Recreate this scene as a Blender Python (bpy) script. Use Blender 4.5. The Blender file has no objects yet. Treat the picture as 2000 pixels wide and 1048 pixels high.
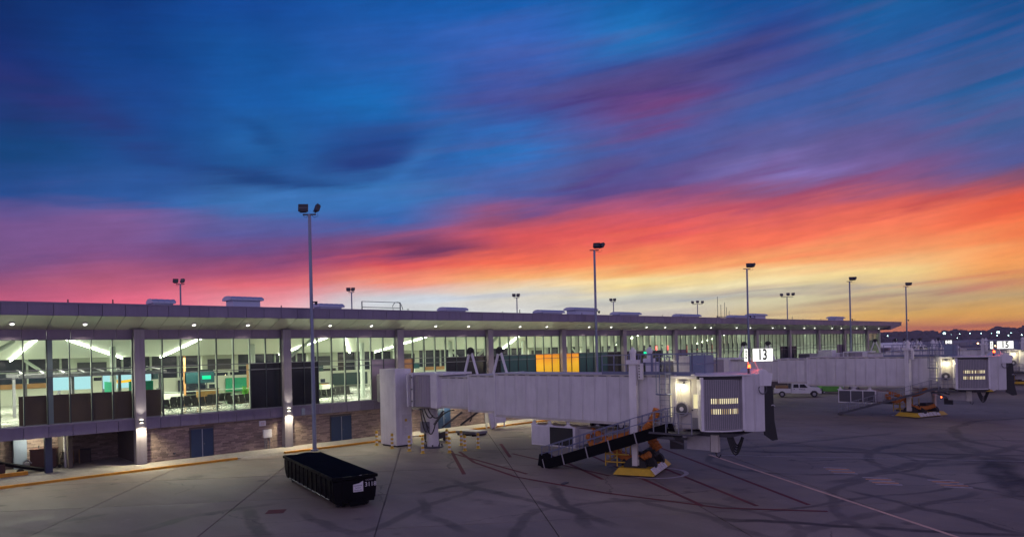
import bpy, bmesh, math, random
from mathutils import Vector, Matrix, Euler
random.seed(7)
R = math.radians
S = bpy.context.scene
COL = S.collection

# ---------------------------------------------------------------- camera, sky, exposure
VIEW = 46.8          # heading of the camera in the terminal's own axes (x along the facade, y into the building)
cam_d = bpy.data.cameras.new('camera'); cam = bpy.data.objects.new('camera', cam_d); COL.objects.link(cam)
cam.location = (0, -53.6, 7.5)
cam_d.sensor_width = 36; cam_d.lens = 25.2; cam_d.shift_y = 0.0775; cam_d.clip_start = .1; cam_d.clip_end = 6000
cam.rotation_euler = (Matrix.Rotation(R(VIEW-90), 4, 'Z') @ Matrix.Rotation(R(90), 4, 'X') @ Matrix.Rotation(R(-1.3), 4, 'Z')).to_euler()
S.camera = cam
S.view_settings.view_transform = 'Standard'; S.view_settings.look = 'None'
S.view_settings.exposure = 0; S.view_settings.gamma = 1
S.render.engine = 'CYCLES'
cy = S.cycles
cy.use_denoising = True; cy.max_bounces = 6; cy.diffuse_bounces = 3; cy.glossy_bounces = 3; cy.transparent_max_bounces = 12
cy.transmission_bounces = 2; cy.sample_clamp_indirect = 4; cy.sample_clamp_direct = 0; cy.caustics_reflective = False; cy.caustics_refractive = False
cy.use_light_tree = True

SKY=[(-35.3,[(3.72,0.5149,0.0908,0.1714),(5.04,0.305,0.0762,0.1878),(6.69,0.1878,0.0844,0.2423),(8.99,0.1878,0.0908,0.2831),(10.61,0.013,0.0704,0.2831),(13.18,0.0012,0.0545,0.2016),(16.31,0.0097,0.0343,0.1812),(19.35,0.0037,0.0262,0.1714),(22.29,0.0015,0.0212,0.1274)]),
(-27.9,[(3.82,0.7758,0.1274,0.2051),(5.61,0.4564,0.0976,0.1946),(7.4,0.2232,0.0844,0.2542),(9.52,0.2051,0.1022,0.305),(11.27,0.0212,0.0976,0.3515),(14.03,0.0018,0.0723,0.2874),(17.39,0.0048,0.0578,0.2705),(20.64,0.0,0.0482,0.2423),(23.76,0.0,0.0343,0.1946)]),
(-19.4,[(3.67,0.7758,0.305,0.3515),(5.01,0.807,0.1413,0.1714),(6.16,0.402,0.0762,0.1714),(7.68,0.1812,0.0685,0.2159),(9.57,0.0908,0.0976,0.3278),(11.44,0.0382,0.1812,0.491),(13.1,0.0097,0.0648,0.2423),(15.1,0.007,0.1144,0.3763),(18.29,0.0015,0.0976,0.3763),(21.71,0.0,0.0802,0.3278),(24.98,0.0,0.0612,0.305)]),
(-9.8,[(3.01,0.5776,0.6105,0.6445),(4.21,0.6105,0.5776,0.6105),(5.41,0.9734,0.2623,0.1559),(6.81,0.7529,0.0844,0.0887),(8.19,0.2232,0.0648,0.1714),(10.16,0.0319,0.1274,0.4125),(12.48,0.0319,0.1946,0.5149),(15.15,0.013,0.0648,0.2705),(18.84,0.0,0.1329,0.4452),(22.38,0.013,0.1022,0.4125),(25.74,0.0,0.0908,0.3763)]),
(0.3,[(2.82,0.6105,0.6105,0.6445),(4.65,0.7913,0.6795,0.5149),(5.67,1.0,0.4564,0.1559),(6.88,0.9734,0.1559,0.0648),(8.49,0.7758,0.0887,0.0802),(10.08,0.402,0.0802,0.1413),(12.05,0.0612,0.1144,0.3763),(15.52,0.013,0.162,0.5029),(19.25,0.0452,0.0723,0.314),(22.81,0.0319,0.1221,0.4678),(25.87,0.0,0.1022,0.402)]),
(10.4,[(2.15,0.4851,0.4287,0.4564),(3.75,0.6105,0.5776,0.4851),(5.15,1.0,0.6795,0.2232),(6.55,1.0,0.2623,0.0802),(8.52,0.855,0.1022,0.0802),(10.29,0.4851,0.0908,0.162),(12.03,0.1144,0.0704,0.2307),(15.07,0.0612,0.0976,0.3278),(18.38,0.1413,0.0648,0.2307),(20.17,0.0423,0.0648,0.2705),(22.95,0.0048,0.162,0.4678),(25.29,0.0,0.1144,0.3763)]),
(19.9,[(1.07,0.5457,0.3916,0.2623),(3.37,0.6105,0.5457,0.3763),(4.71,1.0,0.7529,0.3515),(6.05,1.0,0.4125,0.1274),(7.75,0.956,0.162,0.0704),(9.44,0.7529,0.1144,0.0976),(10.93,0.3278,0.0844,0.1714),(12.41,0.2051,0.162,0.4125),(13.86,0.107,0.107,0.305),(17.42,0.0423,0.107,0.3419),(20.5,0.0296,0.0612,0.2623),(24.11,0.0,0.0802,0.305)]),
(28.4,[(0.43,0.5149,0.107,0.0423),(1.87,0.6105,0.3515,0.1022),(3.31,0.5457,0.4287,0.2831),(4.74,0.956,0.6105,0.2423),(6.17,1.0,0.3763,0.1221),(7.94,0.9734,0.1946,0.0723),(9.52,0.7529,0.1144,0.0762),(11.09,0.2423,0.0908,0.2159),(13.15,0.15,0.1022,0.2831),(16.17,0.0452,0.107,0.314),(19.41,0.0168,0.1022,0.3278),(22.53,0.0,0.1022,0.305)]),
(35.7,[(0.21,0.4851,0.0802,0.0382),(1.71,0.6105,0.2961,0.0578),(2.87,0.4287,0.2831,0.1559),(3.86,0.7529,0.305,0.0908),(5.18,1.0,0.3419,0.0802),(7.15,0.956,0.1714,0.0452),(8.62,0.7758,0.0887,0.0343),(10.07,0.2232,0.0844,0.1413),(11.67,0.0762,0.0976,0.2831),(14.8,0.0262,0.1221,0.314),(17.84,0.0048,0.1022,0.305),(20.78,0.0,0.0762,0.2542)])]
STROKES=[(10.2,19.4,9.1,1.18,9,(0.0612,0.0319,0.1714),0.75),
(17.2,20.9,4.9,0.74,18,(0.0262,0.0382,0.1878),0.6),
(12.5,17.7,5.9,1.03,12,(0.1878,0.0482,0.1714),0.5),
(-11.0,15.1,4.3,1.66,20,(0.013,0.0482,0.2232),0.7),
(-17.2,13.0,6.7,0.52,-3,(0.008,0.0545,0.2159),0.7),
(-19.3,16.0,2.5,0.66,-25,(0.0037,0.0685,0.2623),0.6),
(-7.8,14.6,3.6,0.66,35,(0.0319,0.1812,0.5149),0.45),
(23.5,12.4,4.5,0.52,8,(0.2623,0.1812,0.4851),0.55),
(23.4,10.8,4.8,0.52,12,(0.3763,0.0578,0.1274),0.6),
(-6.3,7.9,6.1,0.59,2,(0.1878,0.0423,0.1144),0.8),
(-13.9,7.2,4.6,0.44,3,(0.1812,0.0545,0.1714),0.5),
(5.6,11.7,4.5,0.81,14,(0.107,0.0545,0.2232),0.5),
(14.3,13.3,5.0,0.59,15,(0.1274,0.0704,0.2423),0.45),
(-32.9,7.0,2.0,0.33,2,(0.1144,0.0648,0.2232),0.6),
(-32.3,5.3,3.2,0.41,2,(0.5149,0.1144,0.1878),0.35),
(31.6,14.3,5.4,0.44,12,(0.1559,0.0802,0.2423),0.45),
(27.3,3.0,5.5,0.26,3,(0.2831,0.1559,0.1559),0.8),
(33.7,3.5,3.1,0.22,6,(0.5149,0.1559,0.1274),0.7),
(32.8,1.0,5.8,0.22,1,(0.305,0.0704,0.0908),0.6),
(4.2,3.5,8.1,0.26,1,(0.5149,0.5149,0.5457),0.4),
(-31.0,16.0,7.2,1.47,-22,(0.0262,0.0319,0.1878),0.5),
(-13.9,23.0,3.8,1.11,0,(0.0,0.0802,0.3515),0.2),
(25.1,7.7,5.4,0.37,8,(1.0,0.2831,0.1022),0.5),
(10.3,9.3,6.7,0.37,7,(0.5776,0.0704,0.0802),0.55),
(29.9,9.3,5.2,0.33,10,(0.5776,0.0648,0.0704),0.5),
(19.7,4.1,5.4,0.22,3,(0.5149,0.3763,0.3515),0.5),
(10.2,5.2,5.9,0.33,2,(1.0,0.807,0.3763),0.75),
(19.0,5.3,5.9,0.29,3,(1.0,0.7454,0.305),0.7),
(26.0,4.6,4.3,0.29,4,(1.0,0.7305,0.2623),0.7),
(15.3,4.3,5.3,0.22,3,(1.0,0.8308,0.5149),0.6),
(31.4,5.6,3.6,0.29,5,(1.0,0.5149,0.1559),0.6),
(4.2,5.0,4.5,0.29,2,(1.0,0.7157,0.402),0.6),
(-6.0,4.0,6.5,0.33,1,(0.6105,0.6584,0.7305),0.7),
(21.9,3.5,6.0,0.18,2,(0.4287,0.305,0.2623),0.6),
(13.3,2.8,6.2,0.22,1,(0.6795,0.6105,0.5149),0.5),
(18.1,12.2,4.5,0.37,14,(0.1878,0.0704,0.2232),0.5),
(6.4,13.4,4.9,0.44,18,(0.0908,0.0529,0.2232),0.5),
(28.4,8.3,5.7,0.29,6,(1.0,0.1878,0.0802),0.5),
(-26.4,10.0,6.5,0.44,0,(0.1878,0.107,0.305),0.5),
(-29.7,4.9,6.2,0.26,2,(0.5776,0.1144,0.1878),0.5),
(21.5,3.8,9.2,0.15,1,(0.3763,0.305,0.305),0.75),
(28.2,2.6,7.6,0.18,2,(0.4287,0.2623,0.1559),0.6),
(12.2,3.4,9.0,0.18,1,(0.3763,0.3763,0.4287),0.7),
(25.0,2.2,6.7,0.15,1,(0.3515,0.2051,0.1559),0.6),
(32.8,4.1,4.3,0.18,5,(0.6795,0.1878,0.0908),0.7),
(19.8,6.2,6.2,0.18,5,(1.0,0.1878,0.0704),0.5),
(7.5,7.5,6.4,0.22,5,(0.9131,0.1413,0.0704),0.5),
(0.1,4.2,6.5,0.18,1,(0.5149,0.5149,0.5776),0.6),
(-5.9,9.2,6.1,0.33,6,(0.4287,0.0802,0.1413),0.5),
(18.0,10.0,5.9,0.26,9,(0.4564,0.0612,0.1144),0.5),
(0.2,10.1,6.1,0.33,8,(0.305,0.0704,0.1559),0.5)]


class NT:
    """short-hand for building node trees"""
    def __init__(s, tree): s.t = tree
    def n(s, typ, **kw):
        nd = s.t.nodes.new(typ)
        for k, v in kw.items(): setattr(nd, k, v)
        return nd
    def put(s, sock, v):
        if isinstance(v, bpy.types.NodeSocket): s.t.links.new(v, sock)
        elif v is not None: sock.default_value = v
    def math(s, op, a, b=None, c=None, clamp=False):
        nd = s.n('ShaderNodeMath', operation=op, use_clamp=clamp)
        for i, v in enumerate((a, b, c)):
            if v is not None: s.put(nd.inputs[i], v)
        return nd.outputs[0]
    def vmath(s, op, a, b=None):
        nd = s.n('ShaderNodeVectorMath', operation=op)
        s.put(nd.inputs[0], a)
        if b is not None: s.put(nd.inputs[1], b)
        return nd.outputs['Value'] if op in ('DOT_PRODUCT', 'LENGTH', 'DISTANCE') else nd.outputs[0]
    def mr(s, v, a, b, c=0., d=1., smooth=True):
        nd = s.n('ShaderNodeMapRange', interpolation_type='SMOOTHSTEP' if smooth else 'LINEAR')
        s.put(nd.inputs[0], v)
        for i, q in enumerate((a, b, c, d)): nd.inputs[i+1].default_value = q
        return nd.outputs[0]
    def mix(s, f, a, b, mode='MIX'):
        nd = s.n('ShaderNodeMix', data_type='RGBA', blend_type=mode)
        s.put(nd.inputs[0], f)
        for i, v in ((6, a), (7, b)):
            if isinstance(v, (tuple, list)): v = tuple(v)[:3]+(1,)
            s.put(nd.inputs[i], v)
        return nd.outputs[2]
    def noise(s, vec, scale, detail=3, rough=.5, out=0):
        nd = s.n('ShaderNodeTexNoise'); s.put(nd.inputs['Vector'], vec)
        nd.inputs['Scale'].default_value = scale; nd.inputs['Detail'].default_value = detail; nd.inputs['Roughness'].default_value = rough
        return nd.outputs[out]
    def scale(s, vec, sc, loc=(0,0,0), rot=(0,0,0)):
        nd = s.n('ShaderNodeMapping'); s.put(nd.inputs[0], vec)
        nd.inputs['Scale'].default_value = sc; nd.inputs['Location'].default_value = loc; nd.inputs['Rotation'].default_value = rot
        return nd.outputs[0]
    def comb(s, x, y, z=0.):
        nd = s.n('ShaderNodeCombineXYZ')
        for i, v in enumerate((x, y, z)): s.put(nd.inputs[i], v)
        return nd.outputs[0]
    def ramp(s, f, stops):
        nd = s.n('ShaderNodeValToRGB'); s.put(nd.inputs[0], f)
        e = nd.color_ramp.elements
        while len(e) > 1: e.remove(e[0])
        e[0].position = stops[0][0]; e[0].color = tuple(stops[0][1])+(1,)
        for p, c in stops[1:]:
            q = e.new(p); q.color = tuple(c)+(1,)
        return nd.outputs[0]

def build_world():
    w = bpy.data.worlds.new('World'); S.world = w; w.use_nodes = True
    t = w.node_tree; t.nodes.clear(); N = NT(t)
    d = N.n('ShaderNodeTexCoord').outputs['Generated']
    sp = N.n('ShaderNodeSeparateXYZ'); t.links.new(N.scale(d, (1,1,1), rot=(0,0,R(90-VIEW))), sp.inputs[0])
    phi = N.math('MULTIPLY', N.math('ARCTAN2', sp.outputs[0], sp.outputs[1]), 57.2958)     # degrees to the right of the runway axis
    el = N.math('MULTIPLY', N.math('ARCSINE', sp.outputs[2]), 57.2958)
    # the cloud layers are streaks that rise gently to the right: shear, stretch, then let noise pull the colour bands about
    base = N.comb(N.math('MULTIPLY', phi, .035), N.math('ADD', N.math('MULTIPLY', el, .22), N.math('MULTIPLY', phi, -.026)), N.math('MULTIPLY', N.math('ABSOLUTE', phi), .01))
    w1 = N.math('SUBTRACT', N.noise(base, 1.1, 4, .5), .5)
    w2 = N.math('SUBTRACT', N.noise(N.scale(base, (1.25,2.1,1), (3,7,1)), 2.0, 5, .53), .5)
    amp = N.mr(el, 2, 12, .35, 1.)
    el2 = N.math('ADD', el, N.math('MULTIPLY', amp, N.math('ADD', N.math('MULTIPLY', w1, 3.4), N.math('MULTIPLY', w2, 2.6))))
    phi2 = N.math('ADD', phi, N.math('MULTIPLY', w1, 9.))
    f = N.mr(el2, -5, 45, 0, 1, False)
    def rp(stops):
        st = [((e+5)/50., c) for e, *c in stops]
        h = stops[0][1:]
        return N.ramp(f, [(.0, [q*.9 for q in h])]+st+[(.8, [.0, .045, .2]), (1., [.0, .04, .18])])
    col = rp(SKY[0][1])
    for i in range(1, len(SKY)):
        col = N.mix(N.mr(phi2, SKY[i-1][0], SKY[i][0]), col, rp(SKY[i][1]))
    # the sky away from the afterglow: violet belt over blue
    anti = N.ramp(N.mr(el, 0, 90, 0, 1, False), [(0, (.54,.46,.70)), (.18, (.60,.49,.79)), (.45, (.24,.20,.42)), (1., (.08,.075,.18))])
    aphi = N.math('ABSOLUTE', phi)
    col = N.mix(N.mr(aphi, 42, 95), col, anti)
    zen = N.mr(el, 27, 60)
    col = N.mix(zen, col, (.085,.08,.19))
    # soft cloud strokes, each an uneven smear
    for (a, e, hl, hw, sl, c, al) in STROKES:
        ca, sa = math.cos(R(sl)), math.sin(R(sl))
        dx = N.math('SUBTRACT', phi, a); dy = N.math('SUBTRACT', el2, e)
        u = N.math('ADD', N.math('MULTIPLY', dx, ca/hl), N.math('MULTIPLY', dy, sa/hl))
        v = N.math('ADD', N.math('MULTIPLY', dx, -sa/hw), N.math('MULTIPLY', dy, ca/hw))
        r2 = N.math('ADD', N.math('MULTIPLY', u, u), N.math('MULTIPLY', v, v))
        g = N.math('EXPONENT', N.math('MULTIPLY', r2, -1.1))
        g = N.math('MULTIPLY', g, N.math('MULTIPLY_ADD', w2, 2.2, al), clamp=True)
        col = N.mix(g, col, c)
    # fine streak modulation
    st = N.noise(N.scale(base, (1.4,3.6,1), (11,2,5)), 3.6, 8, .62)
    gain = N.mr(st, .25, .75, .93, 1.07, False)
    col = N.mix(1., col, N.comb(gain, gain, gain), 'MULTIPLY')
    st2 = N.noise(N.scale(base, (1.0,2.4,1), (1,22,5)), 1.7, 4, .5)
    pk = N.math('MULTIPLY', N.mr(st2, .44, .66, 0, .36), N.mr(el, 8.5, 13))
    pk = N.math('MULTIPLY', pk, N.mr(phi, -16, 8, .04, 1.))
    col = N.mix(N.math('MULTIPLY', pk, N.mr(el, 17, 30, 1, 0)), col, (.125,.098,.25))
    # below the horizon only dark ground light
    col = N.mix(N.mr(el, -3, -.5), (.03,.02,.035), col)
    low = N.mr(el, .6, 6.0, 1.5, 1.)
    low = N.mix(N.mr(phi, -40, 40), N.comb(low, low, low), N.comb(N.mr(el, .6, 5, 1.55, 1.), low, N.mr(el, .6, 3.2, .9, 1.1)))
    col = N.mix(N.mr(el, -.5, .2), col, N.mix(1., col, low, 'MULTIPLY'))
    mot = N.mr(N.noise(N.comb(N.math('MULTIPLY', phi, .16), N.math('ADD', N.math('MULTIPLY', el, .34), N.math('MULTIPLY', phi, -.05))), 1.6, 8, .62), .3, .7, .91, 1.08, False)
    col = N.mix(1., col, N.comb(mot, mot, mot), 'MULTIPLY')
    hs_ = N.n('ShaderNodeHueSaturation'); hs_.inputs['Saturation'].default_value = .98; t.links.new(col, hs_.inputs['Color']); col = hs_.outputs[0]
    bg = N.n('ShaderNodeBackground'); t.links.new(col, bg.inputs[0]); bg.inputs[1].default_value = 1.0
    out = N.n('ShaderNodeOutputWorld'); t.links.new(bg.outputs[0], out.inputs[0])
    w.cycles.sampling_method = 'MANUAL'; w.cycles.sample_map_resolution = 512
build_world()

# ---------------------------------------------------------------- materials
def mat(name, col, rough=.5, metal=0., noise=None, bump=None, emit=None, es=1., spec=None, rnd=0., streak=0.):
    m = bpy.data.materials.new(name); m.use_nodes = True; t = m.node_tree; N = NT(t)
    b = t.nodes['Principled BSDF']
    b.inputs['Roughness'].default_value = rough; b.inputs['Metallic'].default_value = metal
    if spec is not None: b.inputs['Specular IOR Level'].default_value = spec
    c = tuple(col)+(1,)
    b.inputs['Base Color'].default_value = c
    pos = None
    if noise or bump: pos = N.n('ShaderNodeNewGeometry').outputs['Position']
    src = None
    if streak and not pos: pos = N.n('ShaderNodeNewGeometry').outputs['Position']
    if noise:
        amt, sc = noise[0], noise[1]
        n1 = N.noise(pos, sc, 5, .6); n2 = N.noise(pos, sc*.13, 3, .5)
        g = N.math('MULTIPLY', N.mr(n1, .25, .75, 1-amt, 1+amt*.6, False), N.mr(n2, .3, .7, 1-amt*.6, 1+amt*.4, False))
        src = N.mix(1., c, N.comb(g, g, g), 'MULTIPLY')
        t.links.new(N.mr(n1, .3, .7, max(0, rough-.1), min(1, rough+.12), False), b.inputs['Roughness'])
    if rnd:
        oi = N.n('ShaderNodeObjectInfo').outputs['Random']
        gi = N.n('ShaderNodeNewGeometry').outputs['Random Per Island']
        q = N.math('FRACT', N.math('ADD', N.math('MULTIPLY', oi, 7.31), gi))
        g = N.mr(q, 0, 1, 1-rnd, 1+rnd, False)
        src = N.mix(1., src if src else c, N.comb(g, g, g), 'MULTIPLY')
    if streak:
        sn = N.noise(N.scale(pos, (2.6,2.6,.22)), 1.6, 6, .65); sb = N.noise(N.scale(pos, (.7,.7,.5), (4,1,7)), .8, 4, .6)
        g = N.math('MULTIPLY', N.mr(sn, .42, .70, 1., 1-streak, False), N.mr(sb, .3, .7, 1+streak*.25, 1-streak*.4, False))
        src = N.mix(1., src if src else c, N.comb(g, g, g), 'MULTIPLY')
    if src: t.links.new(src, b.inputs['Base Color'])
    if bump:
        bn = N.n('ShaderNodeBump'); bn.inputs['Strength'].default_value = bump[0]; bn.inputs['Distance'].default_value = .02
        t.links.new(N.noise(pos, bump[1], 5, .6), bn.inputs['Height']); t.links.new(bn.outputs[0], b.inputs['Normal'])
    if emit:
        b.inputs['Emission Color'].default_value = tuple(emit)+(1,); b.inputs['Emission Strength'].default_value = es
    return m

M = {}
M['white'] = mat('painted_white_steel', (.78,.76,.78), .42, noise=(.10,1.6), streak=.12)
M['white2'] = mat('ribbed_white_steel', (.70,.68,.70), .45, noise=(.12,1.1), rnd=.03, streak=.1)
M['offwhite'] = mat('cream_steel', (.60,.57,.52), .45, noise=(.1,2), streak=.14)
M['dwhite'] = mat('weathered_white_steel', (.42,.40,.42), .5, noise=(.15,3))
M['grey'] = mat('grey_steel', (.22,.22,.24), .5, noise=(.12,4))
M['curtain'] = mat('grey_curtain_slats', (.36,.33,.36), .5, noise=(.08,5), rnd=.05)
M['dgrey'] = mat('dark_grey_steel', (.07,.07,.085), .5, noise=(.15,4))
M['galv'] = mat('galvanised_rail', (.30,.31,.36), .4, .5, noise=(.1,6))
M['railblue'] = mat('dark_blue_rail', (.17,.19,.30), .5, .3)
M['black'] = mat('black_rubber', (.012,.012,.014), .55, noise=(.2,6), bump=(.3,12))
M['blacksteel'] = mat('black_container_paint', (.004,.0042,.005), .5, noise=(.3,2.5), bump=(.25,5), spec=.04)
M['tarp'] = mat('dark_tarpaulin', (.003,.007,.012), .6, noise=(.3,2), bump=(1.,1.8), spec=0.)
M['yellow'] = mat('yellow_safety_paint', (.70,.44,.03), .5, noise=(.2,4), bump=(.15,20))
M['curbpaint'] = mat('orange_curb_paint', (.68,.30,.01), .7, noise=(.28,3), bump=(.2,15))
M['duct'] = mat('orange_air_duct', (.55,.17,.02), .7, noise=(.3,7))
M['concrete'] = mat('sidewalk_concrete', (.36,.33,.29), .85, noise=(.2,1.5), bump=(.2,20), streak=.25)
M['fascia'] = mat('lilac_grey_metal_panel', (.19,.165,.25), .38, .35, noise=(.06,.8), rnd=.07, streak=.12)
M['band'] = mat('plum_metal_panel', (.20,.16,.22), .42, .25, noise=(.06,.8), rnd=.04, streak=.08)
M['colm'] = mat('column_cladding', (.30,.27,.30), .42, .25, noise=(.06,1), streak=.2)
M['soffit'] = mat('satin_soffit_panel', (.62,.63,.54), .38, .25, rnd=.05)
M['roof'] = mat('roof_membrane', (.25,.25,.28), .8)
M['frame'] = mat('dark_window_frame', (.035,.045,.05), .4, .4)
M['mull'] = mat('aluminium_mullion', (.16,.17,.18), .4, .5)
M['doorblue'] = mat('navy_door', (.008,.03,.085), .5, noise=(.12,3))
M['mortar'] = mat('mortar', (.10,.08,.07), .9)
M['brick'] = mat('long_brick', (.30,.222,.19), .85, noise=(.22,9), rnd=.36, bump=(.3,40))
M['asphalt'] = mat('far_ground', (.14,.12,.125), .9, noise=(.25,.05))
M['redpaint'] = mat('red_marking_paint', (.15,.022,.028), .8, noise=(.4,3))
M['whitepaint'] = mat('white_marking_paint', (.55,.5,.5), .75, noise=(.35,3))
M['orangepaint'] = mat('orange_marking_paint', (.85,.42,.22), .75, noise=(.35,3))
M['guidepaint'] = mat('guide_line_paint', (.78,.50,.36), .75, noise=(.3,3))
M['thinpaint'] = mat('worn_marking_paint', (.55,.48,.48), .8, noise=(.35,3))
M['tyre'] = mat('tyre_rubber', (.015,.015,.016), .8)
M['rim'] = mat('wheel_rim', (.4,.4,.42), .35, .7)
M['carwhite'] = mat('white_car_paint', (.8,.8,.8), .3, noise=(.05,2))
M['carglass'] = mat('dark_car_glass', (.02,.025,.03), .06, spec=.8)
M['green'] = mat('green_cargo_cover', (.10,.38,.03), .6, noise=(.2,4))
M['maroon'] = mat('dark_red_cabinet', (.06,.018,.015), .6, noise=(.2,5))
M['wood'] = mat('timber', (.34,.2,.08), .7, noise=(.25,5))
M['tree'] = mat('dusk_foliage', (.05,.05,.045), .9)
M['bark'] = mat('bark', (.05,.04,.035), .9)
M['ceil'] = mat('interior_ceiling', (.74,.78,.68), .6)
M['ifloor'] = mat('terrazzo_floor', (.42,.45,.40), .18, noise=(.12,.7))
M['iwall'] = mat('interior_wall', (.62,.66,.55), .6, noise=(.05,.4))
M['iwood'] = mat('interior_wood_wall', (.46,.24,.09), .5, noise=(.15,2))
M['ibrown'] = mat('brown_partition', (.10,.062,.05), .45, noise=(.15,2))
M['isteel'] = mat('interior_white_steel', (.55,.62,.56), .4)
M['igreen'] = mat('green_wall', (.01,.33,.17), .5)
M['seat'] = mat('black_seat_vinyl', (.012,.014,.016), .4)
M['chrome'] = mat('seat_steel', (.5,.52,.52), .25, .9)
M['spandrel'] = mat('black_spandrel_glass', (.006,.008,.011), .12, spec=.6)
M['teal'] = mat('dark_teal_wall', (.01,.045,.05), .35)
M['nightglass'] = mat('far_window_glass', (.02,.03,.055), .12, spec=.7)
M['paleblue'] = mat('pale_blue_steel', (.22,.27,.36), .45, noise=(.08,2))
M['navy'] = mat('navy_steel', (.03,.045,.09), .5)
M['rtu'] = mat('rooftop_vent_metal', (.42,.46,.64), .4, .3, noise=(.08,2))
M['pole'] = mat('pole_steel', (.20,.23,.34), .4, .5, noise=(.1,2))
M['lamphead'] = mat('lamp_head', (.02,.02,.03), .4)
M['redobj'] = mat('red_board', (.45,.03,.03), .5)

def emis(name, c, s):
    m = bpy.data.materials.new(name); m.use_nodes = True; t = m.node_tree; t.nodes.clear()
    e = t.nodes.new('ShaderNodeEmission'); e.inputs[0].default_value = tuple(c)+(1,); e.inputs[1].default_value = s
    o = t.nodes.new('ShaderNodeOutputMaterial'); t.links.new(e.outputs[0], o.inputs[0]); return m
M['e_strip'] = emis('ceiling_light_strip', (.92,1,.80), 20)
M['e_sign'] = emis('lit_sign_face', (1,1,.95), 1.6)
M['e_can'] = emis('downlight_lens', (1,1,.85), 3.5)
M['e_sconce'] = emis('sconce_lens', (1,.95,.75), 12)
M['e_warm'] = emis('warm_lamp', (1,.93,.62), 14)
M['e_slot'] = emis('lit_slot_window', (1,.86,.52), 1.1)
M['e_slot2'] = emis('dim_slot_window', (1,.72,.4), .4)
M['e_win'] = emis('lit_door_window', (1,.88,.5), .9)
M['e_red'] = emis('red_beacon', (1,.10,.02), 8)
M['e_exit'] = emis('green_exit_sign', (.02,1,.45), 1.2)
M['e_screen'] = emis('video_screen', (.5,.9,1), 1.0)
M['e_far'] = emis('distant_lamp', (.6,1,.95), 12)
M['e_amber'] = emis('distant_amber_lamp', (1,.5,.2), 12)

def art_mat():
    m = bpy.data.materials.new('amber_wall_panel'); m.use_nodes = True; t = m.node_tree; N = NT(t); b = t.nodes['Principled BSDF']
    p = N.n('ShaderNodeNewGeometry').outputs['Position']
    sp = N.n('ShaderNodeSeparateXYZ'); t.links.new(p, sp.inputs[0])
    z = N.math('ADD', N.math('MULTIPLY', sp.outputs[2], .28), N.math('MULTIPLY', N.noise(p, .35, 4), .5))
    c = N.ramp(N.mr(z, 1.1, 2.3, 0, 1, False), [(0, (.35,.45,.02)), (.3, (.7,.4,.01)), (.6, (.85,.45,.02)), (1, (.75,.18,.01))])
    t.links.new(c, b.inputs['Base Color']); b.inputs['Roughness'].default_value = .3
    t.links.new(c, b.inputs['Emission Color']); b.inputs['Emission Strength'].default_value = .55
    return m
M['amber'] = art_mat()

def glass_mat(name, tint, refl=.6):
    m = bpy.data.materials.new(name); m.use_nodes = True; t = m.node_tree; t.nodes.clear(); N = NT(t)
    tr = N.n('ShaderNodeBsdfTransparent'); tr.inputs[0].default_value = tuple(tint)+(1,)
    gl = N.n('ShaderNodeBsdfGlossy'); gl.inputs['Roughness'].default_value = .02
    fr = N.n('ShaderNodeFresnel'); fr.inputs[0].default_value = 1.5
    mx = N.n('ShaderNodeMixShader'); t.links.new(N.math('MULTIPLY', fr.outputs[0], refl), mx.inputs[0])
    t.links.new(tr.outputs[0], mx.inputs[1]); t.links.new(gl.outputs[0], mx.inputs[2])
    o = N.n('ShaderNodeOutputMaterial'); t.links.new(mx.outputs[0], o.inputs[0]); return m
M['glass'] = glass_mat('window_glass', (.88,.92,.84))

TYRE = [('s',27.57,-26.61,22.87,-33.86,0.45,0.4),
('s',9.37,-19.97,11.77,-18.87,0.5,0.35),
('s',11.77,-18.87,15.34,-19.18,0.45,0.35),
('s',14.08,-19.44,12.66,-24.9,0.45,0.35),
('s',26.4,-22.92,22.48,-23.14,0.4,0.4),
('s',21.17,-24.13,19.18,-26.86,0.35,0.35),
('s',19.18,-26.86,18.65,-30.39,0.4,0.35),
('s',25.77,-20.94,24.33,-27.81,0.35,0.35),
('s',24.33,-27.81,23.85,-34.3,0.4,0.4),
('s',51.83,-41.57,40.23,-45.45,1.3,0.6),
('s',27.05,-37.25,29.67,-42.51,0.35,0.55),
('s',29.67,-42.51,32.7,-46.95,0.35,0.55),
('s',36.44,-39.16,32.87,-46.92,0.3,0.45),
('s',45.57,-28.18,54.52,-42.61,0.5,0.45),
('s',50.56,-31.35,49.91,-42.27,0.6,0.3),
('s',28.24,-32.36,25.97,-40.11,0.3,0.3),
('s',15.32,-27.88,25.14,-23.73,0.4,0.3),
('s',26.95,-40.86,40.06,-43.42,0.4,0.3),
('s',15.91,-22.35,15.2,-28.09,0.4,0.3),
('s',58.78,-36.78,50.78,-43.35,0.9,0.35),
('s',48.92,-28.34,61.35,-32.39,0.5,0.3),
('s',38.34,-37.23,58.92,-41.44,0.6,0.35),
('s',5.11,-14.52,8.65,-20.79,0.5,0.2),
('s',29.74,-38.17,45.97,-44.08,0.25,0.35),
('c',45,-33,6,0.35,0.35),
('c',52,-46,11,0.4,0.35),
('c',24,-36,5.5,0.35,0.3),
('c',40,-52,14,0.4,0.3),
('c',70,-52,17,0.5,0.35)]
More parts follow.
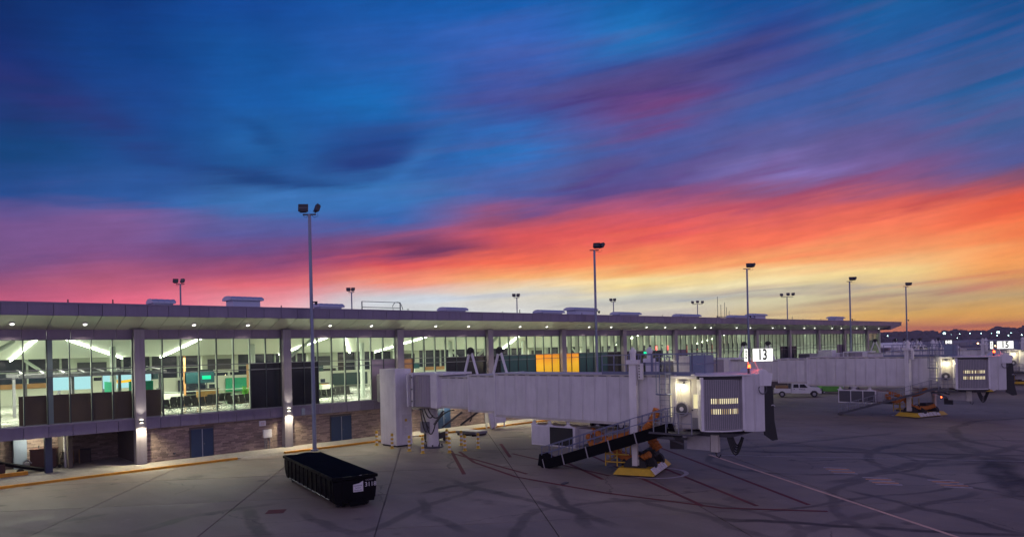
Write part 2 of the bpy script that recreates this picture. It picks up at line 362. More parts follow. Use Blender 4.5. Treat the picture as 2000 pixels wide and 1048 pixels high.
def apron_mat():
    m = bpy.data.materials.new('apron_concrete'); m.use_nodes = True; t = m.node_tree; N = NT(t); b = t.nodes['Principled BSDF']
    p = N.n('ShaderNodeNewGeometry').outputs['Position']
    big = N.noise(p, .09, 4, .55); mid = N.noise(p, .7, 5, .6); fine = N.noise(p, 9, 4, .6)
    streak = N.noise(N.scale(p, (1,.25,1), rot=(0,0,R(37))), .55, 5, .6)
    c = N.ramp(big, [(.3, (.180,.146,.116)), (.5, (.25,.205,.163)), (.72, (.33,.272,.215))])
    g = N.math('MULTIPLY', N.mr(mid, .25, .75, .78, 1.15, False), N.mr(fine, .3, .7, .93, 1.06, False))
    g = N.math('MULTIPLY', g, N.mr(streak, .3, .7, .84, 1.10, False))
    oi = N.n('ShaderNodeObjectInfo').outputs['Random']
    g = N.math('MULTIPLY', g, N.mr(oi, 0, 1, .92, 1.07, False))
    # rubber laid down by turning tyres
    wob = N.math('MULTIPLY', N.math('SUBTRACT', N.noise(p, .16, 3, .5), .5), 2.4)
    wob2 = N.math('MULTIPLY', N.math('SUBTRACT', N.noise(p, 1.6, 3, .5), .5), .25)
    wob = N.math('ADD', wob, wob2)
    brk = N.mr(N.noise(p, .5, 5, .65), .28, .55, .6, 1.45)
    tot = None
    for q in TYRE:
        if q[0] == 's':
            _, x0, y0, x1, y1, w, a = q
            L = math.hypot(x1-x0, y1-y0); d = ((x1-x0)/L, (y1-y0)/L); n = (-d[1], d[0])
            tt = N.math('SUBTRACT', N.vmath('DOT_PRODUCT', p, (d[0], d[1], 0)), x0*d[0]+y0*d[1])
            pp = N.math('ADD', N.math('SUBTRACT', N.vmath('DOT_PRODUCT', p, (n[0], n[1], 0)), x0*n[0]+y0*n[1]), wob)
            k = N.mr(N.math('ABSOLUTE', pp), w*.35, w, a, 0)
            k = N.math('MULTIPLY', k, N.mr(N.math('ABSOLUTE', N.math('SUBTRACT', tt, L/2)), L/2-1., L/2+1.2, 1, 0))
        else:
            _, cx, cy_, r, w, a = q
            dd = N.vmath('DISTANCE', p, (cx, cy_, 0))
            k = N.mr(N.math('ABSOLUTE', N.math('ADD', N.math('SUBTRACT', dd, r), wob)), w*.35, w, a, 0)
        tot = k if tot is None else N.math('MAXIMUM', tot, k)
    dark = N.math('SUBTRACT', 1., N.math('MULTIPLY', tot, brk))
    blot = N.mr(N.noise(N.scale(p, (.6,.6,.6), (9,4,2)), .45, 4, .6), .60, .72, 1., .62)
    g = N.math('MULTIPLY', g, N.math('MULTIPLY', dark, blot))
    vor = N.n('ShaderNodeTexVoronoi', feature='DISTANCE_TO_EDGE')
    wp = N.vmath('ADD', p, N.vmath('SCALE', N.noise(p, .8, 4, .6, 1)) if 0 else N.scale(N.noise(p, .8, 4, .6, 1), (1.6,1.6,0)))
    N.put(vor.inputs['Vector'], wp); vor.inputs['Scale'].default_value = .11
    crack = N.math('MULTIPLY', N.mr(vor.outputs['Distance'], .0, .006, .6, 0), N.mr(N.noise(p, .12, 2), .5, .56, 0, 1))
    spots = N.n('ShaderNodeTexVoronoi'); N.put(spots.inputs['Vector'], p); spots.inputs['Scale'].default_value = .55
    sp_ = N.math('MULTIPLY', N.mr(spots.outputs['Distance'], .05, .22, .5, 0), N.mr(N.noise(p, .3, 2), .52, .6, 0, 1))
    g = N.math('MULTIPLY', g, N.math('SUBTRACT', 1., N.math('MAXIMUM', crack, sp_)))
    pale = N.mr(N.noise(N.scale(p, (1,1,1), (31,7,0)), .35, 5, .7), .62, .74, 0, .35)
    g = N.math('MULTIPLY', g, N.math('ADD', 1., pale))
    col = N.mix(1., c, N.comb(g, g, g), 'MULTIPLY')
    t.links.new(col, b.inputs['Base Color'])
    t.links.new(N.mr(mid, .3, .7, .55, .8, False), b.inputs['Roughness'])
    bn = N.n('ShaderNodeBump'); bn.inputs['Strength'].default_value = .25; bn.inputs['Distance'].default_value = .01
    t.links.new(N.noise(p, 14, 4, .6), bn.inputs['Height']); t.links.new(bn.outputs[0], b.inputs['Normal'])
    return m
M['apron'] = apron_mat()

# ---------------------------------------------------------------- mesh helpers
class MB:
    def __init__(s): s.v = []; s.f = []
    def box(s, x0, x1, y0, y1, z0, z1):
        return s.obox(((x0+x1)/2, (y0+y1)/2, (z0+z1)/2), (abs(x1-x0)/2, abs(y1-y0)/2, abs(z1-z0)/2))
    def obox(s, c, h, ang=0, mtx=None):
        m = mtx or Matrix.Rotation(ang, 3, 'Z'); c = Vector(c); o = len(s.v)
        for dz in (-1, 1):
            for dx, dy in ((-1,-1),(1,-1),(1,1),(-1,1)):
                s.v.append(tuple(c + m @ Vector((dx*h[0], dy*h[1], dz*h[2]))))
        for q in ((3,2,1,0),(4,5,6,7),(0,1,5,4),(1,2,6,5),(2,3,7,6),(3,0,4,7)): s.f.append(tuple(o+i for i in q))
        return s
    def bar(s, a, b, w=.05, h=None):
        """square bar from a to b"""
        a = Vector(a); b = Vector(b); d = b-a; L = d.length
        if L < 1e-6: return s
        q = d.to_track_quat('X', 'Z').to_matrix()
        return s.obox(tuple((a+b)/2), (L/2, w/2, (h or w)/2), mtx=q)
    def cyl(s, a, b, r, r2=None, n=12, caps=True):
        a = Vector(a); b = Vector(b); r2 = r if r2 is None else r2
        q = (b-a).to_track_quat('Z', 'Y').to_matrix(); o = len(s.v)
        for p, rr in ((a, r), (b, r2)):
            for i in range(n):
                t = 2*math.pi*i/n; s.v.append(tuple(p + q @ Vector((rr*math.cos(t), rr*math.sin(t), 0))))
        for i in range(n): s.f.append((o+i, o+(i+1)%n, o+n+(i+1)%n, o+n+i))
        if caps: s.f.append(tuple(o+i for i in reversed(range(n)))); s.f.append(tuple(o+n+i for i in range(n)))
        return s
    def tube(s, pts, r, n=8, rad=None):
        pts = [Vector(p) for p in pts]; o = len(s.v); k = len(pts)
        for i, p in enumerate(pts):
            d = (pts[min(i+1, k-1)]-pts[max(i-1, 0)]).normalized(); q = d.to_track_quat('Z', 'Y').to_matrix()
            rr = rad[i] if rad else r
            for j in range(n):
                t = 2*math.pi*j/n; s.v.append(tuple(p + q @ Vector((rr*math.cos(t), rr*math.sin(t), 0))))
        for i in range(k-1):
            for j in range(n): s.f.append((o+i*n+j, o+i*n+(j+1)%n, o+(i+1)*n+(j+1)%n, o+(i+1)*n+j))
        s.f.append(tuple(o+j for j in reversed(range(n)))); s.f.append(tuple(o+(k-1)*n+j for j in range(n)))
        return s
    def prism(s, poly, axis, a, b):
        """poly: 2D points; extruded from a to b along axis ('x','y','z')"""
        n = len(poly); o = len(s.v)
        for w in (a, b):
            for (p, q) in poly:
                s.v.append({'x': (w,p,q), 'y': (p,w,q), 'z': (p,q,w)}[axis])
        s.f.append(tuple(o+i for i in range(n))); s.f.append(tuple(o+n+i for i in reversed(range(n))))
        for i in range(n): s.f.append((o+i, o+n+i, o+n+(i+1)%n, o+(i+1)%n))
        return s
    def mesh(s, name, m, smooth=False):
        me = bpy.data.meshes.new(name); me.from_pydata(s.v, [], s.f)
        bm = bmesh.new(); bm.from_mesh(me); bmesh.ops.recalc_face_normals(bm, faces=bm.faces); bm.to_mesh(me); bm.free()
        me.materials.append(M[m] if isinstance(m, str) else m)
        if smooth:
            for p in me.polygons: p.use_smooth = True
            try: me.set_sharp_from_angle(angle=R(35))
            except Exception: pass
        return me
    def build(s, name, m, parent=None, loc=(0,0,0), rot=0, smooth=False, bevel=0):
        o = place(name, s.mesh(name, m, smooth), parent, loc, rot)
        if bevel:
            b = o.modifiers.new('bevel', 'BEVEL'); b.width = bevel; b.segments = 2; b.limit_method = 'ANGLE'
        return o
def place(name, me, parent=None, loc=(0,0,0), rot=0):
    o = bpy.data.objects.new(name, me); COL.objects.link(o); o.location = loc
    o.rotation_euler = (0, 0, rot) if not isinstance(rot, tuple) else rot
    if parent: o.parent = parent
    return o
def tag(o, label, cat, group=None):
    o['label'] = label; o['category'] = cat
    if group: o['group'] = group
    return o
def thing(name, label, cat, loc=(0,0,0), rot=0, group=None):
    return tag(place(name, None, None, loc, rot), label, cat, group)
def struct(o): o['kind'] = 'structure'; return o
def copy_tree(o, parent=None):
    c = o.copy(); COL.objects.link(c)
    if parent: c.parent = parent
    for ch in list(o.children): copy_tree(ch, c)
    return c
def text(name, body, size, m, parent, loc, rot, sx=1., depth=.004, align='CENTER', bold=0.):
    cu = bpy.data.curves.new(name, 'FONT'); cu.body = body; cu.size = size; cu.align_x = align; cu.align_y = 'CENTER'; cu.extrude = depth; cu.resolution_u = 3; cu.offset = bold
    tmp = bpy.data.objects.new(name+'_tmp', cu)
    me = bpy.data.meshes.new_from_object(tmp); bpy.data.objects.remove(tmp); me.name = name
    me.materials.clear(); me.materials.append(M[m])
    o = place(name, me, parent, loc, rot); o.scale = (sx, 1, 1); return o
def lamp(name, typ, energy, color, loc, rot=(0,0,0), parent=None, **kw):
    l = bpy.data.lights.new(name, typ); l.energy = energy; l.color = color
    for k, v in kw.items(): setattr(l, k, v)
    o = bpy.data.objects.new(name, l); COL.objects.link(o); o.location = loc; o.rotation_euler = rot
    if parent: o.parent = parent
    return o
def arc(cx, cy_, r, a0, a1, n): return [(cx+r*math.cos(R(a0+(a1-a0)*i/n)), cy_+r*math.sin(R(a0+(a1-a0)*i/n))) for i in range(n+1)]

def dual(name, pairs):
    """one mesh out of several MBs with a material each"""
    me = bpy.data.meshes.new(name); v = []; f = []; mi = []
    for k, (mb, m) in enumerate(pairs):
        o = len(v); v += mb.v; f += [tuple(i+o for i in q) for q in mb.f]; mi += [k]*len(mb.f)
    me.from_pydata(v, [], f)
    for _, m in pairs: me.materials.append(M[m])
    for p, i in zip(me.polygons, mi): p.material_index = i
    bm = bmesh.new(); bm.from_mesh(me); bmesh.ops.recalc_face_normals(bm, faces=bm.faces); bm.to_mesh(me); bm.free()
    return me

# ---------------------------------------------------------------- ground
g = MB(); g.v = [(-600,-1000,-.06),(1500,-1000,-.06),(1500,1400,-.06),(-600,1400,-.06)]; g.f = [(0,1,2,3)]
ground = struct(g.build('ground', 'apron'))
apron = struct(MB().box(-3, 3, -.9, .9, -.4, -.35).build('apron', 'apron'))
SL = 7.315; JA = R(53.3)
slab = MB().box(-SL/2+.026, SL/2-.026, -SL/2+.026, SL/2-.026, -.3, 0).mesh('slab', 'apron')
e_ = (math.sin(JA), -math.cos(JA)); h_ = (math.cos(JA), math.sin(JA))
for i in range(-3, 13):
    for j in range(-9, 13):
        a = 22.3+SL*(i+.5); b = 2.4+SL*(j+.5)
        x = e_[0]*a+h_[0]*b; y = e_[1]*a+h_[1]*b
        fw = (x*.6845+(y+53.6)*.729); rt = x*.729-(y+53.6)*.6845
        if y > 3 or fw < 12 or fw > 92 or abs(rt) > fw*.78+7: continue
        o = place('slab', slab, apron, (x, y, 0), JA)

def stroke(name, pts, w, m, z=.004, closed=False):
    """flat painted line along pts"""
    mb = MB(); pts = [Vector((p[0], p[1], 0)) for p in pts]; n = len(pts)
    for i, p in enumerate(pts):
        if closed: d = pts[(i+1) % n]-pts[i-1]
        else: d = pts[min(i+1, n-1)]-pts[max(i-1, 0)]
        d.normalize(); q = Vector((-d.y, d.x, 0))*w/2
        mb.v += [(p.x+q.x, p.y+q.y, z), (p.x-q.x, p.y-q.y, z)]
    for i in range(n if closed else n-1):
        j = (i+1) % n; mb.f.append((2*i, 2*i+1, 2*j+1, 2*j))
    return mb.build(name, m, apron)
stroke('painted_line', [(42.76,-27.28),(30.61,-45.28),(27.9,-49.3)], .20, 'guidepaint', .008)
stroke('painted_line', [(42.62,-27.32),(51.83,-43.15),(54,-46.8)], .10, 'thinpaint', .004)
for a, b in (((34.78,-16.32),(32.3,-27.2)), ((32.13,-12.94),(29.69,-23.07)), ((38.73,-19.36),(28.98,-35.44)), ((44.07,-21.98),(32.34,-38.83)),
             ((36.7,-17.6),(31.2,-27.6)), ((41.2,-20.5),(30.6,-37.2)), ((37.8,-11.8),(33.5,-17.5)), ((33.0,-11.6),(27.2,-20.2))):
    stroke('hatch_line', [a, b], .24, 'redpaint', .004)
stroke('boundary_line', [(33.0,-12.6),(30.5,-17.2),(28.6,-23.2),(28.4,-30.),(29.2,-36.2),(31.6,-40.)], .24, 'redpaint', .010)
stroke('wheel_circle', [(34.75+1.8*math.cos(R(t*10)), -28.6+1.8*math.sin(R(t*10))) for t in range(36)], .26, 'whitepaint', .012, True)
stroke('wheel_circle', [(76.4+2.1*math.cos(R(t*10)), -29.6+2.1*math.sin(R(t*10))) for t in range(36)], .22, 'whitepaint', .012, True)
MB().box(-.42, .42, -.42, .42, .002, .008).build('painted_square', 'redpaint', apron, (15.0,-21.0,0), JA)
for (x, y, k) in ((42.0,-36.3,0), (40.2,-39.2,1), (41.6,-42.0,2)):      # small stop-bar ladders in orange and white
    for j in range(5):
        MB().box(-.62, .62, -.11, .11, .006, .012).build('stop_mark', 'orangepaint' if j in (1, 3) else 'thinpaint', apron,
            (x+(j-2)*.36, y+(j-2)*.30, 0), R(-62))
MB().box(-.3,.3,-.12,.12,.0,.05).build('joint_cap', 'dgrey', apron, (28.9,-26.8,0), R(20))

walk = struct(MB().box(-8, 152, -2.6, 4.9, -.02, .105).build('sidewalk', 'concrete'))
wm = MB().box(-.96, .96, -1.29, 1.29, -.03, .015).mesh('slab', 'concrete')
for i in range(40):
    x = 1.0+i*1.93
    place('slab', wm, walk, (x, -1.31, .105))
kerb = struct(MB().box(-8, 20.6, -2.86, -2.6, -.05, .135).build('kerb', 'curbpaint'))
MB().box(24.2, 33.4, -2.86, -2.6, -.05, .135).build('kerb_run', 'curbpaint', kerb)
MB().box(36.6, 69, -2.86, -2.6, -.05, .135).build('kerb_run', 'curbpaint', kerb)
MB().box(-8, 8.7, 1.15, 1.45, .1, .32).build('kerb_block', 'curbpaint', kerb)
rampm = MB(); rampm.v = [(20.6,-2.6,.12),(24.2,-2.6,.12),(23.7,-3.3,.003),(21.1,-3.3,.003)]; rampm.f = [(0,3,2,1)]
rampm.build('ramp', 'concrete', walk)

# ---------------------------------------------------------------- terminal
B = 10.7; S0 = 15.0; MOD = B/8
T = thing('terminal_building', 'long lit glass airport concourse with deep overhanging roof and brick base', 'terminal')
END = 149.8
# roof slab with the canopy that thins towards its far tip
MB().prism([(-2.22,10.86),(-2.22,10.2),(0.1,9.42),(26,9.42),(28,10.2),(28,10.86)], 'x', -8, END).build('roof', 'roof', T)
MB().prism([(END,9.36),(155.4,10.2),(155.4,10.86),(END,10.86)], 'y', -2.2, 28).build('canopy_tip', 'fascia', T)
MB().box(-8, 155.6, -2.36, -2.1, 10.84, 10.95).build('roof_edge_trim', 'fascia', T)
fas = MB().box(0.014, MOD-.014, -2.32, -2.2, 10.13, 10.84).mesh('fascia_panel', 'fascia')
sof = MB(); ang = math.atan2(.82, 2.2)
sof.obox((MOD/2, -1.1, 9.745), (MOD/2-.018, 1.15, .02), mtx=Matrix.Rotation(-ang, 3, 'X'))
sofm = sof.mesh('soffit_panel', 'soffit')
bnd = MB().box(.012, MOD-.012, -.06, .1, 8.72, 9.37).mesh('head_panel', 'band')
sil = MB().box(.014, MOD-.014, -.14, .1, 2.48, 3.16).mesh('sill_panel', 'fascia')
x = S0-B*2-0
k = 0
while x < 154.5:
    place('fascia_panel', fas, T, (x, 0, 0))
    if x+MOD < END+.3:
        place('soffit_panel', sofm, T, (x, 0, 0)); place('head_panel', bnd, T, (x, 0, 0))
        if x < 110: place('sill_panel', sil, T, (x, 0, 0))
    x += MOD; k += 1
MB().box(110, END, -.14, .1, 2.48, 3.16).build('sill_panel', 'fascia', T)
MB().box(-8, END, -.2, .12, 3.16, 3.28).build('sill', 'fascia', T)
MB().box(-8, END, .1, 26, 2.48, 3.28).build('floor_slab', 'ifloor', T)
can = MB().cyl((0,0,0), (0,0,.03), .11, n=14).mesh('downlight', 'e_can')
canr = MB().cyl((0,0,.012), (0,0,.06), .17, n=14).mesh('downlight_rim', 'white')
for n in range(-1, 13):
    mid = S0+B*(n+.5)
    for q in (-1.95, 1.95):
        o = place('downlight_rim', canr, T, (mid+q, -1.1, 9.63), (-ang, 0, 0)); p = place('downlight', can, o, (0,0,-.03))
        if n < 6: lamp('downlight_light', 'SPOT', 700, (1,.93,.70), (mid+q, -1.13, 9.5), parent=T, spot_size=R(120), spot_blend=.6, shadow_soft_size=.1)
# columns with an up-and-down sconce each
colm = MB().box(-.33, .33, -.42, .2, .1, 9.36).mesh('column', 'colm')
cap = MB().box(-.36,.36,-.40,.2,8.69,9.40)
scb = MB().box(-.11,.11,-.56,-.42,2.98,3.16).mesh('sconce', 'dgrey')
scl = MB(); scl.box(-.09,.09,-.545,-.44,3.162,3.18); scl.box(-.09,.09,-.545,-.44,2.96,2.978)
sclm = scl.mesh('sconce_lens', 'e_sconce')
ncols = 13
for n in range(-1, ncols):
    x = S0+B*n
    c = place('column', colm, T, (x, 0, 0))
    if n < 9:
        s = place('sconce', scb, c, (0,0,0)); place('sconce_lens', sclm, c)
    if 0 <= n <= 6:
        lamp('sconce_down', 'SPOT', 560, (1,.90,.60), (x, -.85, 2.93), (0, 0, 0), T, spot_size=R(125), spot_blend=.8, shadow_soft_size=.05)
        lamp('sconce_up', 'SPOT', 110, (1,.95,.75), (x, -.70, 3.2), (R(180), 0, 0), T, spot_size=R(80), spot_blend=.8, shadow_soft_size=.05)

# glazing: every bay is a frame with its own mullions and panes
HZ = (3.28, 6.3, 6.77, 8.72)
PW = (B-.66)/8
fr = MB()
for z in (3.31, 6.3, 6.77, 8.69): fr.box(0, B-.66, -.02, .08, z-.03, z+.03)
frm = dual('window_frame', [(fr, 'mull')])
mu = MB().box(-.03, .03, -.06, .03, 3.3, 8.72); mf = MB().box(-.028, .028, .03, .20, 3.3, 8.72); mf2 = MB().box(-.03, .03, .03, .55, 3.3, 8.72)
mum = dual('mullion', [(mu, 'frame'), (mf, 'isteel')]); mum2 = dual('mullion', [(mu, 'frame'), (mf2, 'isteel')])
panes = {}
for r in range(3):
    for m in ('glass', 'spandrel', 'band', 'amber', 'teal', 'iwood', 'iwall'):
        y0 = .0 if m != 'glass' else .01
        if m == 'glass':
            q = MB(); q.v = [(.03,.02,HZ[r]+.03),(PW-.03,.02,HZ[r]+.03),(PW-.03,.02,HZ[r+1]-.03),(.03,.02,HZ[r+1]-.03)]; q.f = [(0,1,2,3)]
        else: q = MB().box(.03, PW-.03, .01, .05, HZ[r]+.02, HZ[r+1]-.02)
        panes[r, m] = q.mesh({'glass':'pane','band':'solid_panel'}.get(m, 'opaque_pane'), m)
LOW = {0: '......KK', 1: 'KK...., ,'.replace(',', 'P').replace(' ', ''), 2: '...KKKKK', 3: 'KTTTTAAA', 4: 'AATTTTKK', 5: 'KKKKKK..', 6: 'PP......', 8: '......KK', 9: 'KK......', 10: '......PP'}
LOW[1] = 'KK....PP'; LOW[2] = 'W...KKKK'; LOW[3] = 'KTTTTAAA'
CH = {'.': 'glass', 'K': 'spandrel', 'P': 'band', 'A': 'amber', 'T': 'teal', 'W': 'iwood'}
for n in range(-2, 13):
    x0 = S0+B*n+.33
    if n == 12: break
    w = place('window_frame', frm, T, (x0, 0, 0))
    for i in range(9):
        if i in (0, 8): pass
        place('mullion', mum if n < 4 else mum2, w, (min(max(i*PW, .03), B-.69), 0, 0))
    low = LOW.get(n, '........')
    for i in range(8):
        for r in range(3):
            m = 'glass' if r == 2 else CH[low[i]]
            place(panes[r, m].name.split('.')[0], panes[r, m], w, (i*PW, 0, 0))
# last narrow bay and the end wall
w = MB().box(S0+B*12+.33, END, .0, .08, 3.3, 8.7).build('end_window', 'glass', T)
MB().box(END-.25, END, -.3, 26, .1, 9.4).build('end_wall', 'iwall', T)
MB().box(-8, -7.8, .1, 26, .1, 9.4).build('end_wall', 'iwall', T)

# interior shell
cl = MB(); cl.v = [(-8,.12,9.25),(END,.12,9.25),(END,12,7.47),(-8,12,7.47),(END,26,7.47),(-8,26,7.47)]; cl.f = [(0,1,2,3),(3,2,4,5)]
cl.build('interior_ceiling', 'ceil', T)
MB().box(-8, END, 25.9, 26.1, 3.28, 5.2).build('back_wall', 'iwall', T)
for a, b in ((-8, 16), (21, 23.5), (37, 40), (58, 66)): MB().box(a, b, 25.7, 25.9, 4.75, 5.2).build('back_wall_band', 'iwood', T)
for a, b, m in ((26, 29, 'nightglass'), (31, 36, 'igreen'), (44, 49, 'teal'), (66, 70, 'ibrown')): MB().box(a, b, 25.6, 25.7, 3.4, 4.9).build('shop_front', m, T)
MB().box(-8, END, 25.95, 26.0, 5.2, 7.5).build('back_window', 'nightglass', T)
pm = MB().box(-.08, .08, 25.7, 25.95, 5.2, 7.47).mesh('window_post', 'isteel')
x = -6
while x < 100: place('window_post', pm, T, (x, 0, 0)); x += 2.675
for k in range(-1, 13):
    s = 9.65+B*k
    if k < 4: MB().bar((s, .4, 9.12), (s-.2, 12, 7.36), .09, .05).build('ceiling_light_strip', 'e_strip', T)
    if k % 2 == 0: MB().bar((s+.1, .4, 9.12), (s+7.5, 12, 7.36), .09, .05).build('ceiling_light_strip', 'e_strip', T)
    for yy, en in ((5.5, 820), (17, 900)):
        lamp('hall_light', 'AREA', en, (1.,.98,.84), (s, yy, 7.3), parent=T, shape='RECTANGLE', size=5, size_y=3)
    # deep hall columns and steel braces
    MB().cyl((s+5.3, 6, 3.28), (s+5.3, 6, 8.3), .22, n=12).build('hall_column', 'isteel', T, smooth=True)
    if k % 2 == 0:
        MB().cyl((s-6.0, 3.2, 5.4), (s-1.2, 3.2, 8.7), .14, n=8).build('roof_brace', 'isteel', T, smooth=True)
        MB().cyl((s+1.0, 14, 7.4), (s+3.8, 14, 5.2), .12, n=8).build('roof_brace', 'isteel', T, smooth=True)
# white bulkheads with grilles at the back
for k in range(0, 9):
    s = 14.0+B*k
    MB().box(s, s+3.4, 15, 15.4, 5.8, 7.45).build('bulkhead', 'iwall', T)
    MB().box(s+.5, s+2.7, 14.93, 15, 6.1, 7.1).build('bulkhead_grille', 'dgrey', T)
# pale posts and pipe columns of the first bay
MB().box(9.62, 10.02, .95, 1.35, .1, 2.6).build('support_post', 'navy', T)
MB().box(9.70, 10.02, .3, .62, 3.3, 8.9).build('inner_post', 'paleblue', T)
# lower level: recess left of the first column, brick from there on
MB().box(S0, S0+.3, .1, 5, .1, 2.48).build('recess_side_wall', 'mortar', T)
MB().box(-8, S0, 5.0, 5.2, .1, 2.48).build('recess_back_wall', 'mortar', T)
MB().box(11.1, 11.35, 1.9, 5.0, .1, 2.48).build('recess_partition', 'mortar', T)
MB().box(11.0, 11.1, 2.5, 2.75, .1, 2.48).build('recess_door_frame', 'white', T)
MB().box(8.45, 9.2, 4.55, 4.9, .1, 2.48).build('recess_grey_door', 'paleblue', T)
MB().box(S0, END, .16, .4, .1, 2.48).build('base_wall', 'mortar', T)
lamp('recess_lamp', 'POINT', 150, (1,.95,.72), (9.6, 3.5, 2.2), parent=T, shadow_soft_size=.12)
MB().box(9.1, 9.7, 2.9, 3.1, 2.36, 2.47).build('recess_light_fitting', 'e_sconce', T)
lamp('service_lamp', 'POINT', 130, (1,.90,.58), (41.5, -.9, 2.2), parent=T, shadow_soft_size=.12)
MB().box(41.3, 41.7, -.5, -.1, 2.3, 2.44).build('service_light_fitting', 'e_sconce', T)
lamp('service_lamp', 'POINT', 110, (1,.90,.58), (52, -.9, 2.2), parent=T, shadow_soft_size=.12)
MB().box(51.8, 52.2, -.5, -.1, 2.3, 2.44).build('service_light_fitting', 'e_sconce', T)
# bricks: long thin units, the nearest ones each an object
DOORS = [(18.38, 20.02), (29.6, 31.55), (40.5, 42.2)]
rest = MB(); cnt = 0; nb = 0
bl, bh = .60, .104
def brick_rows(xa, xb, ya, yb, zs, along='x', single=False):
    global cnt
    L = (xb-xa) if along == 'x' else (yb-ya); z = zs; r = 0
    while z < 2.44:
        u = -((r*.37) % 1)*bl
        while u < L:
            u0 = max(u, 0)+.006; u1 = min(u+bl*(1 if (int(u*3)+r) % 4 else .55), L)-.006; un_ = u+bl*(1 if (int(u*3)+r) % 4 else .55)
            if u1-u0 > .04:
                m0 = xa+(u0+u1)/2
                if along == 'x' and any(u0+xa < d1+.05 and u1+xa > d0-.05 for d0, d1 in DOORS) and z < 2.2:
                    for d0, d1 in DOORS:
                        if u0+xa < d0-.05 < u1+xa: u1 = d0-.05-xa
                        elif u0+xa < d1+.05 < u1+xa: u0 = d1+.05-xa
                    if any(d0-.06 < (u0+u1)/2+xa < d1+.06 for d0, d1 in DOORS) or u1-u0 < .04: u = un_; continue
                pr_ = random.choice((0, .012, .02, .03))
                if along == 'x': bx = (xa+u0, xa+u1, ya-.02-pr_, ya+.02, z+.005, z+bh-.006)
                if single and cnt < 300:
                    MB().box(*bx).build('brick', 'brick', T); cnt += 1
                else: rest.box(*bx)
            u = un_
        z += bh; r += 1
brick_rows(15.35, 25.35, .16, 0, .105, single=True)
for n in range(1, 6): brick_rows(S0+B*n+.34, S0+B*(n+1)-.34, .16, 0, .105)
brick_rows(-2, 8.4, 5.0, 0, .105); brick_rows(9.25, 14.9, 5.0, 0, .105)
o = rest.build('brick', 'brick', T); o['kind'] = 'stuff'
def door(x0, x1, parent=T):
    d = MB().box(x0, x1, .06, .14, .11, 2.16).build('door_frame', 'dgrey', parent)
    mid = (x0+x1)/2
    for a, b in ((x0+.05, mid-.03), (mid+.03, x1-.05)): MB().box(a, b, .02, .06, .12, 2.11).build('door_leaf', 'doorblue', d)
    MB().box(mid-.03, mid+.03, .0, .06, .12, 2.11).build('door_post', 'galv', d)
    MB().cyl((mid+.1, .03, 1.05), (mid+.1, -.06, 1.05), .035).build('handle', 'chrome', d)
for a, b in DOORS: door(a, b)
# wall boxes and notices
eb = MB().box(23.78, 24.42, -.14, .10, 1.0, 1.62).build('meter_box', 'white', T, bevel=.02)
for q in (.12, .26, .5): MB().cyl((23.78+q, .0, .12), (23.78+q, .0, 1.0), .03, n=8).build('conduit', 'grey', eb)
MB().box(23.5, 24.0, -.02, .1, 1.93, 2.32).build('wall_notice', 'white', T)
for k in range(3): MB().box(23.58, 23.92, -.026, -.02, 2.02+k*.08, 2.04+k*.08).build('notice_line', 'redobj' if k == 1 else 'dgrey', T)
MB().box(17.2, 17.33, .02, .12, .5, .62).build('wall_outlet', 'dgrey', T)
MB().box(26.9, 27.2, -.2, .05, 2.5, 3.05).build('junction_box', 'paleblue', T)

# ---------------------------------------------------------------- inside the glass
# counters, partitions, screens
P1 = MB().box(8.2, 16.6, .55, .7, 3.28, 5.15).build('partition', 'ibrown'); tag(P1, 'long dark brown half-height partition standing right behind the leftmost panes', 'partition')
for q in range(6): MB().box(8.25+q*1.38, 8.25+q*1.38+1.35, .52, .55, 3.3, 5.12).build('partition_panel', 'ibrown', P1)
kio = thing('shop_canopy', 'green steel shop canopy with glazed roof behind the leftmost panes', 'shop', (13.2, 7, 3.28))
for dx in (-4, -1.2, 1.8, 4.6):
    for dy in (-2.4, 2.0): MB().box(dx-.09, dx+.09, dy-.09, dy+.09, 0, 2.9).build('post', 'igreen' if dx > 9 else 'grey', kio)
MB().box(-4.4, 5, -2.7, -2.4, 2.9, 3.15).build('beam', 'grey', kio); MB().box(-4.4, 5, 2.2, 2.5, 2.9, 3.15).build('beam', 'grey', kio)
for q in range(8): MB().bar((-4.2+q*1.25, -2.6, 3.2), (-4.2+q*1.25+.5, 2.4, 3.4), .08).build('rafter', 'grey', kio)
scr = tag(MB().box(11.0, 13.6, 6.2, 6.3, 5.2, 6.3).build('video_screen', 'e_screen'), 'pale blue lit screen behind the leftmost panes, left of the aircraft poster', 'screen')
po = tag(MB().box(14.6, 18.0, 7.4, 7.5, 5.1, 6.2).build('poster_board', 'e_screen'), 'lit pale board with a yellow-green aircraft behind the leftmost panes', 'poster')
fus = MB().prism([(15.2,5.55),(15.5,5.47),(16.9,5.56),(17.5,5.68),(17.45,5.8),(16.9,5.78),(15.7,5.66),(15.3,5.9),(15.1,5.9)], 'y', 7.36, 7.4)
fus.build('printed_aircraft', 'e_aircraft' if 'e_aircraft' in M else 'amber', po)
MB().box(14.7, 15.2, 7.37, 7.4, 5.15, 5.5).build('printed_patch', 'igreen', po)
gw = tag(MB().box(15.3, 16.9, 3.2, 3.4, 3.28, 5.7).build('display_wall', 'igreen'), 'bright green display wall behind the leftmost column', 'display wall')
MB().box(14.2, 14.28, 3.2, 5.4, 3.3, 5.7).build('side_panel', 'igreen', gw)
cn = tag(MB().box(16.5, 20.5, 7.5, 8.3, 3.28, 4.4).build('counter', 'iwall'), 'pale service counter behind the waiting seats', 'counter')
ww = thing('timber_wall', 'orange timber wall with a framed picture at the back of the first waiting hall', 'wall', (26.8, 9.5, 3.28))
